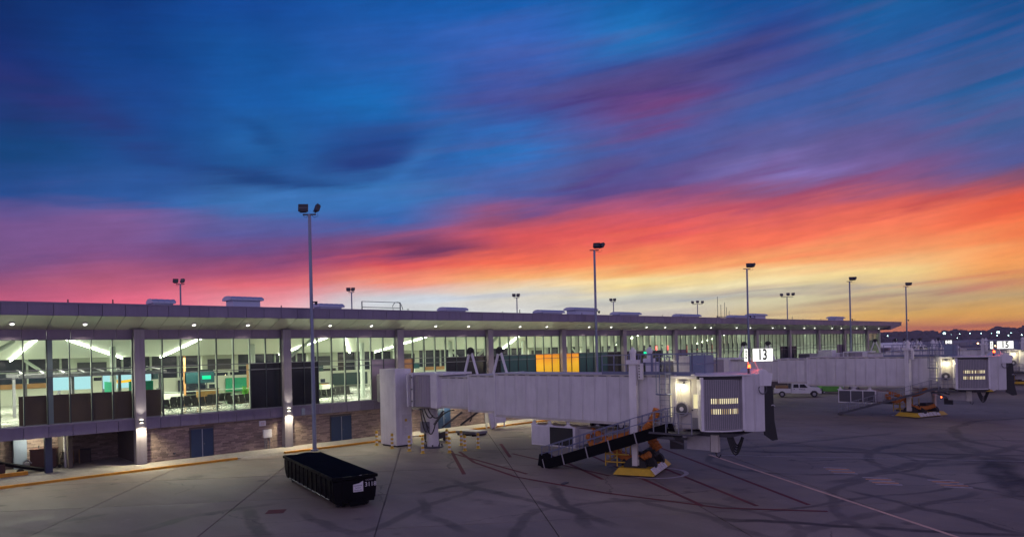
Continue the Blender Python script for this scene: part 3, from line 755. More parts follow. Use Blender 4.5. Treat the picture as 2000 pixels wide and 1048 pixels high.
MB().box(-.1, 3.4, 0, .3, 0, 3.3).build('panel', 'iwood', ww); MB().box(.8, 2.0, -.06, 0, 1.3, 2.4).build('picture', 'teal', ww)
t2 = tag(MB().box(24.0, 24.6, 1.3, 1.6, 3.28, 6.6).build('timber_post', 'iwood'), 'orange timber post standing left of the black panes in the first hall', 'post')
fd = thing('flight_display', 'dark hanging flight display with a green line in the first waiting hall', 'display', (21.6, 7, 5.2))
MB().box(-1.2, 1.2, 0, .15, 0, .9).build('cabinet', 'teal', fd); MB().box(.2, .9, -.02, 0, .3, .6).build('lit_text', 'e_exit', fd)
MB().box(-1.25, -1.1, 0, .12, -1.92, 2.3).build('post', 'iwood', fd)
ex = tag(MB().box(72.6, 73.6, -.06, 0.0, 6.42, 6.66).build('exit_sign', 'e_exit'), 'small green lit exit sign above the black panes behind the nearer bridge', 'sign')
for k, (sx, zz) in enumerate(((83.5, 7.0), (86.5, 7.0), (92, 7.0), (98, 7), (101, 7.0))):
    fd2 = thing('gate_display', ['leftmost red gate display board in the far hall','second red gate display board in the far hall','middle red gate display board in the far hall','fourth red gate display board in the far hall','rightmost red gate display board in the far hall'][k], 'display', (sx, 6, 6.2), 0, 'red boards in the far hall')
    MB().box(-.6, .6, 0, .12, 0, 1.1).build('board', 'redobj', fd2); MB().box(-.45, .45, -.03, 0, .1, .4).build('text_band', 'nightglass', fd2)
for k in range(5):
    x = 1.5+k*B
    MB().box(x, x+B-.2, 25.7, 25.8, 6.2, 6.28).build('window_transom', 'isteel', T)
for k, (x, y, w, l) in enumerate(((19.0,10,1.6,'left gate podium with dark screens in the first hall'), (24.4,13,1.8,'gate podium at the back of the first hall near the timber wall'), (31.5,10.5,1.6,'left gate podium in the second hall'), (35,12,1.8,'right gate podium in the second hall'), (44,8,2.0,'gate podium in the hall behind the white A-frames'))):
    t = thing('gate_podium', l, 'podium', (x, y, 3.28), 0, 'gate podiums')
    MB().box(-w/2, w/2, -.3, .3, 0, 1.1).build('desk', 'iwood' if k % 2 else 'iwall', t); MB().box(-w/2-.05, w/2+.05, -.36, .36, 1.1, 1.16).build('desk_top', 'dgrey', t)
    for q in (-.4, .4): MB().box(q-.25, q+.25, -.05, .0, 1.2, 1.55).build('monitor', 'nightglass', t)
    MB().bar((0, .4, 0), (0, .4, 2.9), .08).build('sign_post', 'isteel', t); MB().box(-.7, .7, .36, .42, 2.3, 2.9).build('gate_board', 'teal', t)
for k, (x, y, l) in enumerate(((17.6,11.5,'left leafy potted plant in the first hall'), (25.6,7.5,'right leafy potted plant in the first hall'), (32.6,8.2,'leafy potted plant in the second hall'))):
    t = thing('potted_plant', l, 'plant', (x, y, 3.28)); MB().cyl((0,0,0),(0,0,.5),.22,.28,10).build('pot', 'dgrey', t)
    lf = MB()
    for q in range(40):
        a = random.uniform(0,6.28); e = random.uniform(.2,1.); d_ = random.uniform(.2,.55); lf.bar((0,0,.5),(math.cos(a)*d_, math.sin(a)*d_, .5+e), .06, .01)
    lf.build('foliage', 'green', t)
MB().box(17.2, 26.5, 8.9, 8.96, 4.0, 4.45).build('glass_rail', 'glass', T); MB().box(17.2, 26.5, 8.88, 8.98, 4.45, 4.5).build('rail_cap', 'isteel', T)
# waiting seats on beams
def seats(x, y, rot, label, n=4, grp='rows of black waiting seats'):
    t = thing('seat_row', label, 'seats', (x, y, 3.28), rot, grp)
    MB().box(-n*.3, n*.3, -.03, .03, .33, .39).build('beam', 'chrome', t)
    for s in (-1, 1):
        l = MB(); l.bar((s*n*.2, 0, .34), (s*n*.2, -.34, .02), .04); l.bar((s*n*.2, 0, .34), (s*n*.2, .34, .02), .04); l.build('leg', 'chrome', t)
    for i in range(n):
        xx = (i-(n-1)/2)*.6
        MB().box(xx-.26, xx+.26, -.26, .24, .40, .46).build('seat', 'seat', t)
        b = MB(); b.obox((xx, .30, .72), (.26, .03, .32), mtx=Matrix.Rotation(R(-14), 3, 'X')); b.build('backrest', 'seat', t)
        a = MB(); a.bar((xx-.29, .2, .62), (xx-.29, -.2, .62), .04); a.build('armrest', 'chrome', t)
    return t
lab = ['black seat row nearest the glass at the left of the first hall', 'black seat row second from the left near the glass of the first hall', 'black seat row third along the glass in the first hall',
       'black seat row behind the others, left of the timber post', 'black seat row at the back left of the first hall', 'black seat row nearest the pole in the second hall', 'black seat row further right in the second hall']
for (x, y, r), l in zip(((18.3,1.9,20), (20.6,2.6,20), (23.1,2.3,20), (22.6,6.2,200), (19.6,5.6,200), (30.2,2.2,15), (33.4,4.6,15)), lab): seats(x, y, R(r), l)
for k in range(3):
    tag(MB().box(30+k*1.6, 31.2+k*1.6, 8, 8.8, 3.28, 4.4).build('desk', 'iwall'), ['pale desk left of three in the second hall','pale desk in the middle of three in the second hall','pale desk right of three in the second hall'][k], 'desk')

# ---------------------------------------------------------------- on the roof
def vent(x0, x1, y, zt, label, big=False):
    """low louvred relief hood: curb, body, overhanging curved cap with ribs"""
    L = x1-x0; t = thing('roof_vent', label, 'vent', ((x0+x1)/2, y, 10.86), 0, 'vent hoods along the roof')
    H = zt-10.86; w = 1.7 if big else 1.4
    MB().box(-L*.42, L*.42, -w*.42, w*.42, 0, H-.28).build('vent_body', 'rtu', t)
    pf = [(-w*.55, H-.34), (-w*.55, H-.2), (-w*.3, H-.03), (0, H), (w*.3, H-.03), (w*.55, H-.2), (w*.55, H-.34)]
    MB().prism(pf, 'x', -L/2, L/2).build('vent_cap', 'rtu', t)
    rb = MB(); n = max(4, int(L/.4))
    for i in range(n+1):
        xx = -L/2+L*i/n; rb.prism([(p, q+.02) for p, q in pf], 'x', xx-.015, xx+.015)
    rb.build('cap_rib', 'rtu', t)
VL = [(16.7,18.3,11.70,0,'low roof vent hood above the leftmost column'), (22.4,25.0,12.08,1,'tall ribbed roof vent hood between the two leftmost columns'), (30.0,32.4,11.72,0,'low roof vent hood just right of the tall floodlight pole'),
 (43.7,46.5,11.70,0,'low roof vent hood above the white A-frames'), (57.2,60.9,11.70,0,'low roof vent hood left of the second tall roof vent'), (62.5,66.6,12.10,1,'tall roof vent hood left of the second floodlight pole'),
 (70.9,75.5,11.72,0,'low roof vent hood right of the second floodlight pole'), (84.5,89.6,11.68,0,'low roof vent hood left of the roof antennas'), (98.7,104.5,11.72,0,'low roof vent hood left of the third floodlight pole'),
 (104.8,108.7,12.05,1,'tall roof vent hood by the third floodlight pole'), (134.9,139.0,12.0,1,'last roof vent hood near the far end of the roof')]
for a, b, zt, big, l in VL: vent(a, b, 3, zt, l, big)
rl = thing('roof_hatch_railing', 'black pipe railing round a hatch on the roof, right of the tall pole', 'railing', (33.4, 1, 10.86))
MB().bar((0,0,0),(0,0,1.02),.07).build('post','navy',rl); MB().bar((4,0,0),(4,0,1.02),.07).build('post','navy',rl)
for z in (.5, 1.0): MB().bar((0,0,z),(4,0,z),.05).build('rail','navy',rl)
MB().tube([(3.3,.1,.3),(3.25,.1,.7),(3.5,.1,1.),(3.85,.1,1.05),(4.2,.1,.8),(4.35,.1,.4)], .03, 6).build('grab_hoop','navy',rl)
an = thing('antenna_rack', 'thin whip antennas on a small rack near the far end of the roof', 'antennas', (105.3, 9, 10.86))
for q, h in ((0,4.3),(1.0,3.0),(2.2,3.4),(2.8,2.6),(3.6,2.0),(-.2,1.2)): MB().cyl((q,0,0),(q,0,h),.04,n=6).build('whip','dgrey',an)
MB().bar((-.3,0,1.0),(3.8,0,1.0),.1).build('rack_bar','dgrey',an); MB().box(-.1,.4,-.2,.2,0,.9).build('base_box','dgrey',an); MB().box(3.2,3.6,-.2,.2,0,.9).build('base_box','dgrey',an)
for i, (x, h) in enumerate(((11.2,.55), (13.9,.62), (26.2,.5), (27.3,.35), (38.6,.5), (40.5,.3), (50.5,.45), (53,.7), (63,.5), (79,.5), (84,.45), (116,.8), (120,.5), (127,.6), (133,.5), (142,.7))):
    tag(MB().cyl((0,0,0),(0,0,h),.05,.04,8).build('roof_pipe', 'dgrey', None, (x, 1.5, 10.86)), 'short dark pipe on the roof edge, '+['at the far left of the picture','second from the left','left of the tall ribbed vent hood','second of a pair left of the tall pole','left of the roof hatch railing post','just right of the tallest floodlight pole','right of the roof hatch railing','thicker one behind the white A-frames','above the amber wall panels','left of the antenna rack among vents','near the fifth small vent hood','right of the third floodlight pole','second right of the third floodlight pole','close left of the fourth floodlight pole','close right of the fourth floodlight pole','last before the tip of the roof'][i], 'pipe', 'short pipes on the roof edge')

# ---------------------------------------------------------------- floodlight poles
def head(mbp, c, yaw, tilt, s=.8):
    """one floodlight: shallow box with split lens, yoke"""
    mtx = Matrix.Rotation(yaw, 3, 'Z') @ Matrix.Rotation(tilt, 3, 'X')
    b = MB().obox((0,0,0), (.42*s, .13*s, .32*s)); b.obox((0,-.14*s,0), (.46*s, .02, .36*s)); b.obox((0,.0,-.40*s), (.30*s,.04,.03)); 
    for q in (-.15,.15): b.obox((0,-.16*s, q*s), (.34*s,.006,.11*s))
    for q in (-.3,-.1,.1,.3): b.obox((q*s,.17*s,0), (.015,.05*s,.26*s))
    o = b.build('floodlight', 'lamphead', mbp, c, tuple(mtx.to_euler()))
    MB().obox((0,-.165*s,0), (.38*s,.005,.02*s)).build('lens_bar', 'grey', o)
    return o
def pole(x, y, H, heads, label, r=.16, cam_=True, spread=.5):
    t = thing('floodlight_pole', label, 'light pole', (x, y, 0), R(VIEW-90), 'floodlight poles')
    MB().cyl((0,0,.0),(0,0,H-.7),r,r*.72,14).build('shaft','pole',t,smooth=True)
    MB().cyl((0,0,0),(0,0,.12),r*1.9,n=10).build('base_plate','pole',t)
    MB().bar((-spread,0,H-.72),(spread,0,H-.72),.10).build('cross_arm','lamphead',t)
    if cam_:
        c = MB().cyl((r*.8,0,H*.605),(r+.22,-.05,H*.605),.05); c.cyl((r+.2,-.02,H*.605+.05),(r+.2,-.02,H*.605-.22),.13,.08,10); c.build('camera_dome','lamphead',t)
    for dx, yaw, tilt, dz in heads: head(t, (dx,-.1,H-.25+dz), yaw, tilt)
    for dx, *_ in heads: MB().tube([(dx,0,H-.65),(dx*1.05,.0,H-.85),(dx*.6,0,H-.95),(dx*.3,0,H-.8)],.018,5).build('cable','lamphead',t)
    return t
pole(26.4,-3.2,18.75,[(-.42,R(5),R(-12),0),(.62,R(-60),R(-20),-.02)],'tallest floodlight pole in front of the second bay, behind the black container')
for x, H, l in ((59.9,18.6,'floodlight pole behind the nearer passenger bridge, second from the left'), (92.7,18.5,'floodlight pole just left of the lit 13 sign'), (128,18.4,'floodlight pole fourth along the facade, with one head to the right'), (155.7,18.7,'last floodlight pole, standing past the end of the roof')):
    pole(x,-3.2,H,[(.25,R(-15),R(-30),0),(.8,R(-60),R(-35),0)],l)
FB = [(36.1,54.5,18.5,[(-.6,R(10),R(-15),0),(.4,R(-30),R(-15),0)],'short looking floodlight pole beyond the roof above the leftmost column'), (64.9,55.8,18.5,[(-.5,R(10),R(-15),0),(.3,R(-30),R(-15),0)],'floodlight pole beyond the roof, just right of the tall pole'),
 (101.3,52.5,18.5,[(-.6,R(10),R(-15),0),(.3,R(-30),R(-15),0)],'floodlight pole beyond the middle of the roof'), (132.7,52.6,18.5,[(-.6,R(10),R(-15),0),(.3,R(-30),R(-15),0)],'floodlight pole beyond the roof, right of the second near pole'),
 (162.6,48.9,18.5,[(-1.3,R(20),R(-15),0),(0,R(0),R(-15),.1),(1.3,R(-30),R(-15),0)],'three-headed floodlight pole beyond the roof, left of the antennas'), (158.7,22.9,18.5,[(-1.3,R(20),R(-10),0),(.2,R(0),R(-15),.1),(1.4,R(-40),R(-25),0.1)],'three-headed floodlight pole behind the far part of the roof')]
for x, y, H, hd, l in FB: pole(x, y, H, hd, l, r=.15, cam_=False, spread=max(abs(q[0]) for q in hd))

# ---------------------------------------------------------------- passenger boarding bridges
PANEL = {}
def panel_mesh(w, z0, z1, key, m='white2'):
    if key not in PANEL: PANEL[key] = MB().box(.02, w-.02, -.03, .0, z0, z1).mesh('side_panel', m)
    return PANEL[key]
def tunnel(root, name, a0, a1, hw, z0, z1, step=.92, trim='white'):
    t = MB().box(a0, a1, -hw, hw, z0, z1)
    t.box(a0, a1, -hw-.06, hw+.06, z1-.001, z1+.05); t.box(a0, a1, -hw-.06, hw+.06, z0-.05, z0+.002)
    o = t.build(name, 'offwhite', root)
    n = max(1, round((a1-a0)/step)); w = (a1-a0)/n
    me = MB().box(.018, w-.018, -.03, .0, z0+.1, z1-.1); me.box(.018, .10, -.05, -.03, z0+.1, z1-.1)
    me = me.mesh('side_panel', 'white2')
    sl = MB().box(w*.35, w*.95, -.035, 0, z1-.075, z1-.02).mesh('drip_trim', 'grey')
    for i in range(n):
        place('side_panel', me, o, (a0+i*w, -hw, 0)); place('drip_trim', sl, o, (a0+i*w, -hw, 0))
        p = place('side_panel', me, o, (a0+(i+1)*w, hw, 0), R(180))
    for q in (a0, a1): MB().box(q-.05, q+.05, -hw-.09, hw+.09, z0-.05, z1+.07).build('end_frame', trim, o)
    return o
def railing(root, pts, h, nposts, m='galv', mid=2, name='railing'):
    """posts and rails along a straight run from pts[0] to pts[1] (foot points)"""
    a, b = Vector(pts[0]), Vector(pts[1]); mb = MB(); up = Vector((0,0,h))
    for k in range(1, mid+1): mb.bar(a+up*k/mid, b+up*k/mid, .045)
    for i in range(nposts+1):
        p = a.lerp(b, i/nposts); mb.bar(p, p+up, .045)
    return mb.build(name, m, root)
def jetway(label, X, Y, deg, L, num=None, det=2, yaw=37, thick=True, light=True, ma=4.9, oa=7.4, acs=None, Lq=None, ca=None, sk=0., af=(2.9,5.7), cs=1., cz=0.):
    Lq = Lq or L
    r = thing('passenger_bridge', label, 'jet bridge', (X, Y, 0), R(deg-90), 'passenger boarding bridges')
    # --- rotunda on its pedestal
    MB().cyl((0,0,.1),(0,0,3.0),.46,.40,18).build('pedestal','white',r,smooth=True)
    bp = MB().cyl((0,0,0),(0,0,.1),.80,n=20)
    for k in range(8): bp.cyl((.68*math.cos(k*.785),.68*math.sin(k*.785),.1),(.68*math.cos(k*.785),.68*math.sin(k*.785),.26),.06,n=6)
    bp.build('base_plate','dgrey',r)
    MB().cyl((0,0,3.0),(0,0,3.25),.9,1.75,18).build('rotunda_floor','dwhite',r)
    MB().prism([(-1.05,-1.5),(2.35,-1.5),(2.9,-1.5),(2.9,1.5),(-1.05,1.5)],'z',5.62,5.78).build('rotunda_roof','white',r)
    MB().box(-1.0,2.3,-1.40,1.40,3.22,5.62).build('rotunda_core','dwhite',r)
    cu = MB(); pts = arc(.75,-.62,1.25,205,335,14)
    for i in range(14):
        (xa,ya),(xb,yb) = pts[i],pts[i+1]; cu.bar((xa,ya,4.42),(xb,yb,4.42),.05,2.28)
        cu.cyl((xa,ya-.03,3.28),(xa,ya-.03,5.56),.03,n=5)
    cu.build('slat_curtain','curtain',r)
    for q in ((-1.07,-.93,-1.62,-1.40,3.2,5.72),(-.49,-.35,-1.62,-1.40,3.2,5.72),(1.65,2.35,-1.62,-1.40,3.2,5.72),(-.35,-.28,-1.68,-1.6,3.2,5.6)): MB().box(*q).build('rotunda_frame','white',r)
    hn = MB()
    for z in (3.6,4.5,5.4): hn.box(-.42,-.30,-1.74,-1.64,z,z+.1)
    hn.build('hinge','dgrey',r)
    MB().box(-.55,.12,-.78,-.42,1.15,2.0).build('control_box','wood' if 0 else 'grey',r)
    if det > 1:
        for i,(a,b_,dz) in enumerate((((-.5,-.8,3.1),(.3,-.9,1.3),-.9),((.2,-1,3.1),(1.3,-1.1,2.6),-.7),((.5,-.9,3.1),(2.2,-1.0,2.9),-1.0),((-.2,-.9,3.1),(.6,-.9,1.6),-.5),((.2,-.85,1.9),(1.4,-1.0,1.9),-1.25),((1.4,-1.0,1.9),(3.4,-.9,3.05),.5))):
            q=[]
            for t_ in range(11):
                t=t_/10; p=Vector(a).lerp(Vector(b_),t); p.z+=dz*4*t*(1-t)*.6; q.append(p)
            MB().tube(q,.045,6).build('cable_loop','black',r,smooth=True)
        [MB().bar(p,q,.12).build('under_brace','dgrey',r) for p,q in (((2.4,-1.0,3.0),(1.3,-1.0,1.9)),((4.3,-1.0,2.95),(2.2,-1.0,1.75)),((4.3,.9,2.95),(2.2,.9,1.75)))]
        MB().tube([(5.0,-.8,3.05),(5.05,-.8,2.5),(4.9,-.8,2.3)],.04,6).build('hanging_cable','black',r)
    # --- three telescoping tunnels
    off = L-17.8
    tunnel(r,'inner_tunnel',2.35,ma+1.1,1.30,3.28,5.48)
    tunnel(r,'middle_tunnel',ma,oa+1.6,1.38,3.12,5.62)
    tunnel(r,'outer_tunnel',oa,Lq+3.0,1.46,2.90,5.75)
    for a in af:
        f = thing('a_frame', '', '') if 0 else place('cable_frame', None, r, (a,1.1,0))
        fb = MB()
        for s in (-1,1): fb.bar((a+s*.72,1.1,5.5),(a+s*.10,1.1,7.25),.13,.13)
        bpy.data.objects.remove(f)
        f = fb.build('cable_frame','white',r)
        pu = MB()
        for k in range(9):
            t0=math.pi*(k/8); pu.cyl((a+.36*math.cos(t0),1.1,7.22+.36*math.sin(t0)),(a+.36*math.cos(t0+.39),1.1,7.22+.36*math.sin(t0+.39)),.05,n=6)
        pu.cyl((a,.98,7.3),(a,1.22,7.3),.22,n=12); pu.build('pulley','black',f)
    # --- lift columns and drive bogie, turned a little under the tunnel
    an_ = math.atan2(sk, 1.95)
    def bb(mb, name, m, smooth=False, bevel=0): return mb.build(name, m, r, (L,0,0), an_, smooth, bevel)
    for s in (-1,1):
        y=s*1.95
        c = bb(MB().box(-.21,.21,y-.2,y+.2,1.9,6.55),'lift_column','white')
        MB().box(-.34,.34,y-.3,y+.3,6.42,6.66).build('column_collar','white',c)
        m_ = MB().cyl((0,y,6.66),(0,y,7.05),.17,n=12); m_.cyl((0,y,7.05),(0,y,7.25),.22,.18,12); m_.cyl((0,y,7.25),(0,y,7.38),.1,n=8); m_.build('lift_motor','white',c,smooth=True)
        MB().box(-.15,.15,y-.14,y+.14,.62,1.9).build('inner_leg','offwhite',c)
        if s<0: MB().box(.21,.26,y-.22,y-.18,5.2,6.4).build('cable_tray','dwhite',c)
        MB().box(.28,.58,y-.08,y+.08,5.55,6.45).build('perforated_plate','white',c)
        for zz in range(5):
            if s<0 and det>1: MB().box(.34,.40,y-.1,y-.08,5.65+zz*.16,5.72+zz*.16).build('plate_hole','black',c)
    bb(MB().box(-.16,.16,-1.75,1.75,2.5,2.82),'cross_beam','offwhite')
    bb(MB().box(-.18,.18,-1.8,1.8,.62,.95),'axle_beam','offwhite')
    fr2=MB(); fr2.v=[(x,y,.10) for x,y in ((-1.25,-2.3),(1.15,-2.3),(1.15,2.3),(-1.25,2.3))]+[(x,y,.46) for x,y in ((-1.0,-2.0),(.85,-2.0),(.85,2.0),(-1.0,2.0))]
    fr2.f=[(3,2,1,0),(4,5,6,7),(0,1,5,4),(1,2,6,5),(2,3,7,6),(3,0,4,7)]
    o = bb(fr2,'bumper_frame','yellow',bevel=.03)
    sm_ = MB().obox((0,0,0),(.21,.2,.03),mtx=Matrix.Rotation(R(50),3,'Y')).mesh('bumper_stripe','white')
    for k in range(6): place('bumper_stripe', sm_, o, (1.03,-1.75+k*.52,.30))
    for s in (-1,1):
        wo = bb(MB().cyl((-.55,s*.95-.2,.5),(-.55,s*.95+.2,.5),.5,n=24),'drive_wheel','tyre',True); MB().cyl((-.55,s*.95+s*.21-.01,.5),(-.55,s*.95+s*.21+.01,.5),.16,n=12).build('hub','rim',wo)
        wo = bb(MB().cyl((.5,s*.95-.2,.5),(.5,s*.95+.2,.5),.5,n=24),'drive_wheel','tyre',True)
        fp = arc(-.1,.40,.66,0,180,10); bb(MB().prism(fp,'y',s*1.2,s*1.75),'mud_guard','black')
    cg = MB()
    for y in (-1.5,-.6,.4,1.4):
        cg.bar((-1.9,y,.45),(-1.9,y,1.6),.06); cg.bar((-1.2,y,.45),(-1.2,y,1.6),.06)
    for z in (.7,1.15,1.6):
        cg.bar((-1.9,-1.5,z),(-1.9,1.4,z),.06); cg.bar((-1.9,-1.5,z),(-.5,-1.5,z),.06)
    bb(cg,'guard_cage','yellow')
    bb(MB().box(-1.8,-1.0,-1.3,1.2,.45,.62),'battery_tray','dgrey')
    hs = MB()
    for k in range(3):
        hs.tube([(.35+.28*math.cos(t*.63)+k*.15,-1.3+k*.35,.95+.3*math.sin(t*.63)) for t in range(10)],.035,6)
    hs.box(.2,.8,-.6,.6,.95,1.35); bb(hs,'hydraulic_hoses','black')
    bb(MB().box(1.25,2.1,1.5,1.56,1.15,1.75),'mud_flap','dgrey')
    bb(MB().cyl((1.0,1.5,1.75),(1.0,1.5,1.90),.05,n=8),'marker_lamp','e_red')
    # --- air unit slung under the tunnel
    ac0 = acs or 10.3+off*.6
    ac = MB().box(ac0,ac0+3.55,-1.42,-.1,1.2,2.5).build('air_unit','white',r)
    n3 = 3 if not thick else 2
    if thick:
        MB().box(ac0+.08,ac0+1.42,-1.45,-1.42,1.28,2.42).build('door_panel','white2',ac); MB().box(ac0+1.56,ac0+3.36,-1.46,-1.42,1.30,2.42).build('grille_panel','black',ac)
    else:
        for k in range(3): MB().box(ac0+.1+k*1.15,ac0+1.15+k*1.15,-1.46,-1.42,1.30,2.40).build('grille_panel','dgrey',ac)
    MB().box(ac0+3.55,ac0+4.6,-1.1,.6,1.35,2.4).build('compressor_box','dwhite',ac)
    hg = MB()
    for a in (.2,1.5,3.0): hg.prism([(ac0+a-.35,2.5),(ac0+a+.35,2.5),(ac0+a+.12,2.62),(ac0+a+.12,2.80),(ac0+a-.12,2.80),(ac0+a-.12,2.62)],'y',-1.40,-1.34)
    hg.build('hanger','white',ac)
    MB().box(ac0+4.2,ac0+5.0,-1.5,-.6,1.2,1.5).build('valve_block','dgrey',ac)
    # ribbed orange ducts
    def duct(pts, rr, nm='air_duct'):
        P=[Vector(p) for p in pts]; q=[]
        for i in range(len(P)-1):
            p0=P[max(i-1,0)];p1=P[i];p2=P[i+1];p3=P[min(i+2,len(P)-1)]
            for k in range(8):
                t=k/8; q.append(.5*((2*p1)+(p2-p0)*t+(2*p0-5*p1+4*p2-p3)*t*t+(3*p1-p0-3*p2+p3)*t**3))
        q.append(P[-1]); rad=[rr*(1.0 if i%2 else .86) for i in range(len(q))]
        MB().tube(q,rr,10,rad).build(nm,'duct',r)
    s0=ac0+4.4
    duct([(s0,-1.2,2.0),(s0+1.0,-1.9,1.5),(s0+2.0,-1.6,2.0),(s0+3.0,-1.4,2.3),(s0+3.6,-1.2,2.75)],.21)
    duct([(s0,-.8,2.3),(s0+1.4,-1.3,1.9),(s0+2.3,-1.2,1.0),(s0+3.4,-1.1,.9),(s0+4.2,-1.0,1.2)],.21)
    if thick: duct([(L+1.0,-1.75,2.5),(L+1.4,-1.75,2.9),(L+1.75,-1.7,3.4),(L+1.95,-1.65,3.9)],.23)
    if thick: duct([(L+.1,.2,2.6),(L+.5,.1,1.9),(L+.9,.2,1.3)],.3)
    # --- service stair from the landing down along the tunnel
    top=(Lq+3.0,-2.2,2.92); bot=(Lq-5.9,-2.2,.12)
    da=Vector(bot)-Vector(top); Ls=math.hypot(da.x,da.z)
    stw=.36
    h_s=.30 if thick else .09
    for s in (-1,1):
        a=Vector(top)+Vector((0,s*stw,0)); b=Vector(bot)+Vector((0,s*stw,0))
        mb=MB(); mb.bar(a,b,.06,h_s*2 if thick else .2); mb.build('stringer','blacksteel' if thick else 'dgrey',r)
        if thick and s<0:
            for k in (.22,.42,.6,.8,.97):
                p=a.lerp(b,k); MB().bar(p+Vector((.07,-.05,-.34)),p+Vector((-.12,-.05,.34)),.05).build('strap','dwhite',r)
        rr_=MB(); off_=Vector((0,0,.36 if thick else .12))
        np=11
        for z in (.42,.84): rr_.bar(a+off_+Vector((0,0,z-.05)),b+off_+Vector((0,0,z-.05)),.04)
        for k in range(np+1):
            p=a.lerp(b,k/np)+off_; rr_.bar(p-Vector((0,0,.25)),p+Vector((.08,0,.80)),.04)
        rr_.build('stair_rail','galv' if not thick else 'railblue',r)
    stp=MB().box(-.14,.14,-.34,.34,-.02,.02).mesh('step','dgrey')
    for k in range(15):
        p=Vector(top).lerp(Vector(bot),(k+.7)/15.4); place('step',stp,r,(p.x,p.y,p.z+.1))
    if thick: MB().prism([(bot[0]-.25,.12),(bot[0]+.5,.02),(bot[0]+.7,.45),(bot[0]-.1,.85)],'y',-2.62,-1.78).build('stair_cover','blacksteel',r)
    for s in (-1,1): MB().cyl((bot[0]+.05,-2.2+s*.3-.06,.14),(bot[0]+.05,-2.2+s*.3+.06,.14),.14,n=12).build('caster','tyre',r)
    # landing
    ld=MB().box(Lq+1.9,Lq+4.5,-2.65,-1.46,2.62,2.72).build('landing','dgrey',r)
    railing(r,((Lq+2.2,-2.62,2.72),(Lq+4.5,-2.62,2.72)),1.1,3,'galv',2,'landing_rail')
    lb=MB(); lb.bar((Lq+2.4,-2.2,2.5),(Lq+3.4,-1.5,2.0),.12); lb.bar((Lq+2.9,-2.4,2.5),(Lq+3.6,-1.5,2.3),.12); lb.box(Lq+2.3,Lq+3.4,-2.5,-1.6,2.35,2.5); lb.build('landing_bracket','dgrey',r)
    # --- lit end section: wall panels, door, lamp, hose reel, ladder
    a0=Lq+2.62; a1=Lq+4.9
    MB().box(a0,a1+.6,-1.40,1.40,2.86,5.60).build('cabin_vestibule','offwhite',r)
    MB().box(a0-.02,a1+.8,-1.62,1.5,5.60,5.74).build('vestibule_roof','white',r)
    for k,(u0,u1) in enumerate(((a0+.05,a0+.62),(a0+.66,a0+1.24))): MB().box(u0,u1,-1.44,-1.40,2.9,5.5).build('wall_panel','offwhite',r)
    dr=MB().box(a0+1.28,a0+1.86,-1.46,-1.40,2.88,5.15).build('service_door','offwhite',r)
    MB().box(a0+1.42,a0+1.72,-1.49,-1.46,4.0,4.75).build('door_window','e_win' if light else 'carglass',dr); MB().box(a0+1.32,a0+1.82,-1.48,-1.46,2.9,3.5).build('kick_plate','grey',dr)
    MB().cyl((a0+1.34,-1.5,3.9),(a0+1.34,-1.46,3.9),.04,n=8).build('handle','dgrey',dr)
    rl_=MB().cyl((a0+.78,-1.62,3.95),(a0+.78,-1.46,3.95),.40,n=24).build('hose_reel','dwhite',r,smooth=True); MB().cyl((a0+.78,-1.64,3.95),(a0+.78,-1.60,3.95),.33,n=20).build('reel_hub','dgrey',rl_); MB().cyl((a0+.78,-1.66,3.95),(a0+.78,-1.62,3.95),.12,n=16).build('reel_centre','white',rl_)
    if light:
        lm=MB().box(a0+.65,a0+.91,-1.68,-1.46,5.28,5.46).build('wall_lamp','grey',r); MB().box(a0+.63,a0+.93,-1.74,-1.50,5.12,5.28).build('lamp_lens','e_warm',lm)
        lamp('wall_lamp_light','POINT',26 if det>1 else 26,(1,.88,.50),(a0+.78,-1.95,5.1),parent=r,shadow_soft_size=.08)
        MB().box(Lq+2.62,Lq+2.70,-1.55,-1.50,3.5,5.3).build('light_tube','e_win',r)
    ld2=MB(); la=Lq+2.1; lc=Lq+2.72
    for a in (la,lc): ld2.bar((a,-1.68,3.0),(a,-1.68,6.9),.05)
    ld2.build('ladder_side','galv',r)
    rg=MB().bar((la,-1.68,0),(lc,-1.68,0),.03).mesh('rung','galv')
    for k in range(12): place('rung',rg,r,(0,0,3.2+k*.3))
    cgm=MB()
    for z in (4.75,5.9,6.8):
        p=[(la+.31+.45*math.cos(R(t)),-1.7-.52*math.sin(R(t)),z) for t in range(0,181,20)]; cgm.tube(p,.025 if z>5 else .04,5)
    for t in (15,50,90,130,165): cgm.bar((la+.31+.45*math.cos(R(t)),-1.7-.52*math.sin(R(t)),4.75),(la+.31+.45*math.cos(R(t)),-1.7-.52*math.sin(R(t)),6.8),.035)
    cgm.build('ladder_cage','railblue',r)
    # roof walkway railings
    MB().box(Lq-1.9,Lq+4.2,-1.5,1.5,5.76,5.84).build('roof_deck','paleblue',r)
    MB().box(Lq-1.9,Lq+4.2,-1.52,-1.49,5.84,5.98).build('toe_board','railblue',r)
    railing(r,((Lq-1.9,-1.48,5.82),(Lq+4.0,-1.48,5.82)),1.12,7,'railblue',2,'roof_rail')
    railing(r,((Lq-1.9,1.48,5.82),(Lq+4.0,1.48,5.82)),1.12,7,'railblue',2,'roof_rail')
    railing(r,((Lq+4.0,-1.48,5.82),(Lq+4.0,1.48,5.82)),1.12,2,'railblue',2,'roof_rail')
    MB().box(Lq+2.9,Lq+3.9,.4,1.3,5.84,6.85).build('roof_cabinet','paleblue',r)
    # --- rotating cab
    ca=ca or Lq+5.15; cyaw=R(yaw)
    c = place('cab', MB().prism([(-1.75,-1.35),(-1.2,-1.72),(1.40,-1.72),(1.40,1.72),(-1.2,1.72),(-1.75,1.35)],'z',2.82,5.66).mesh('cab','white'), r, (ca,0,cz), cyaw); c.scale = (cs, cs, 1)
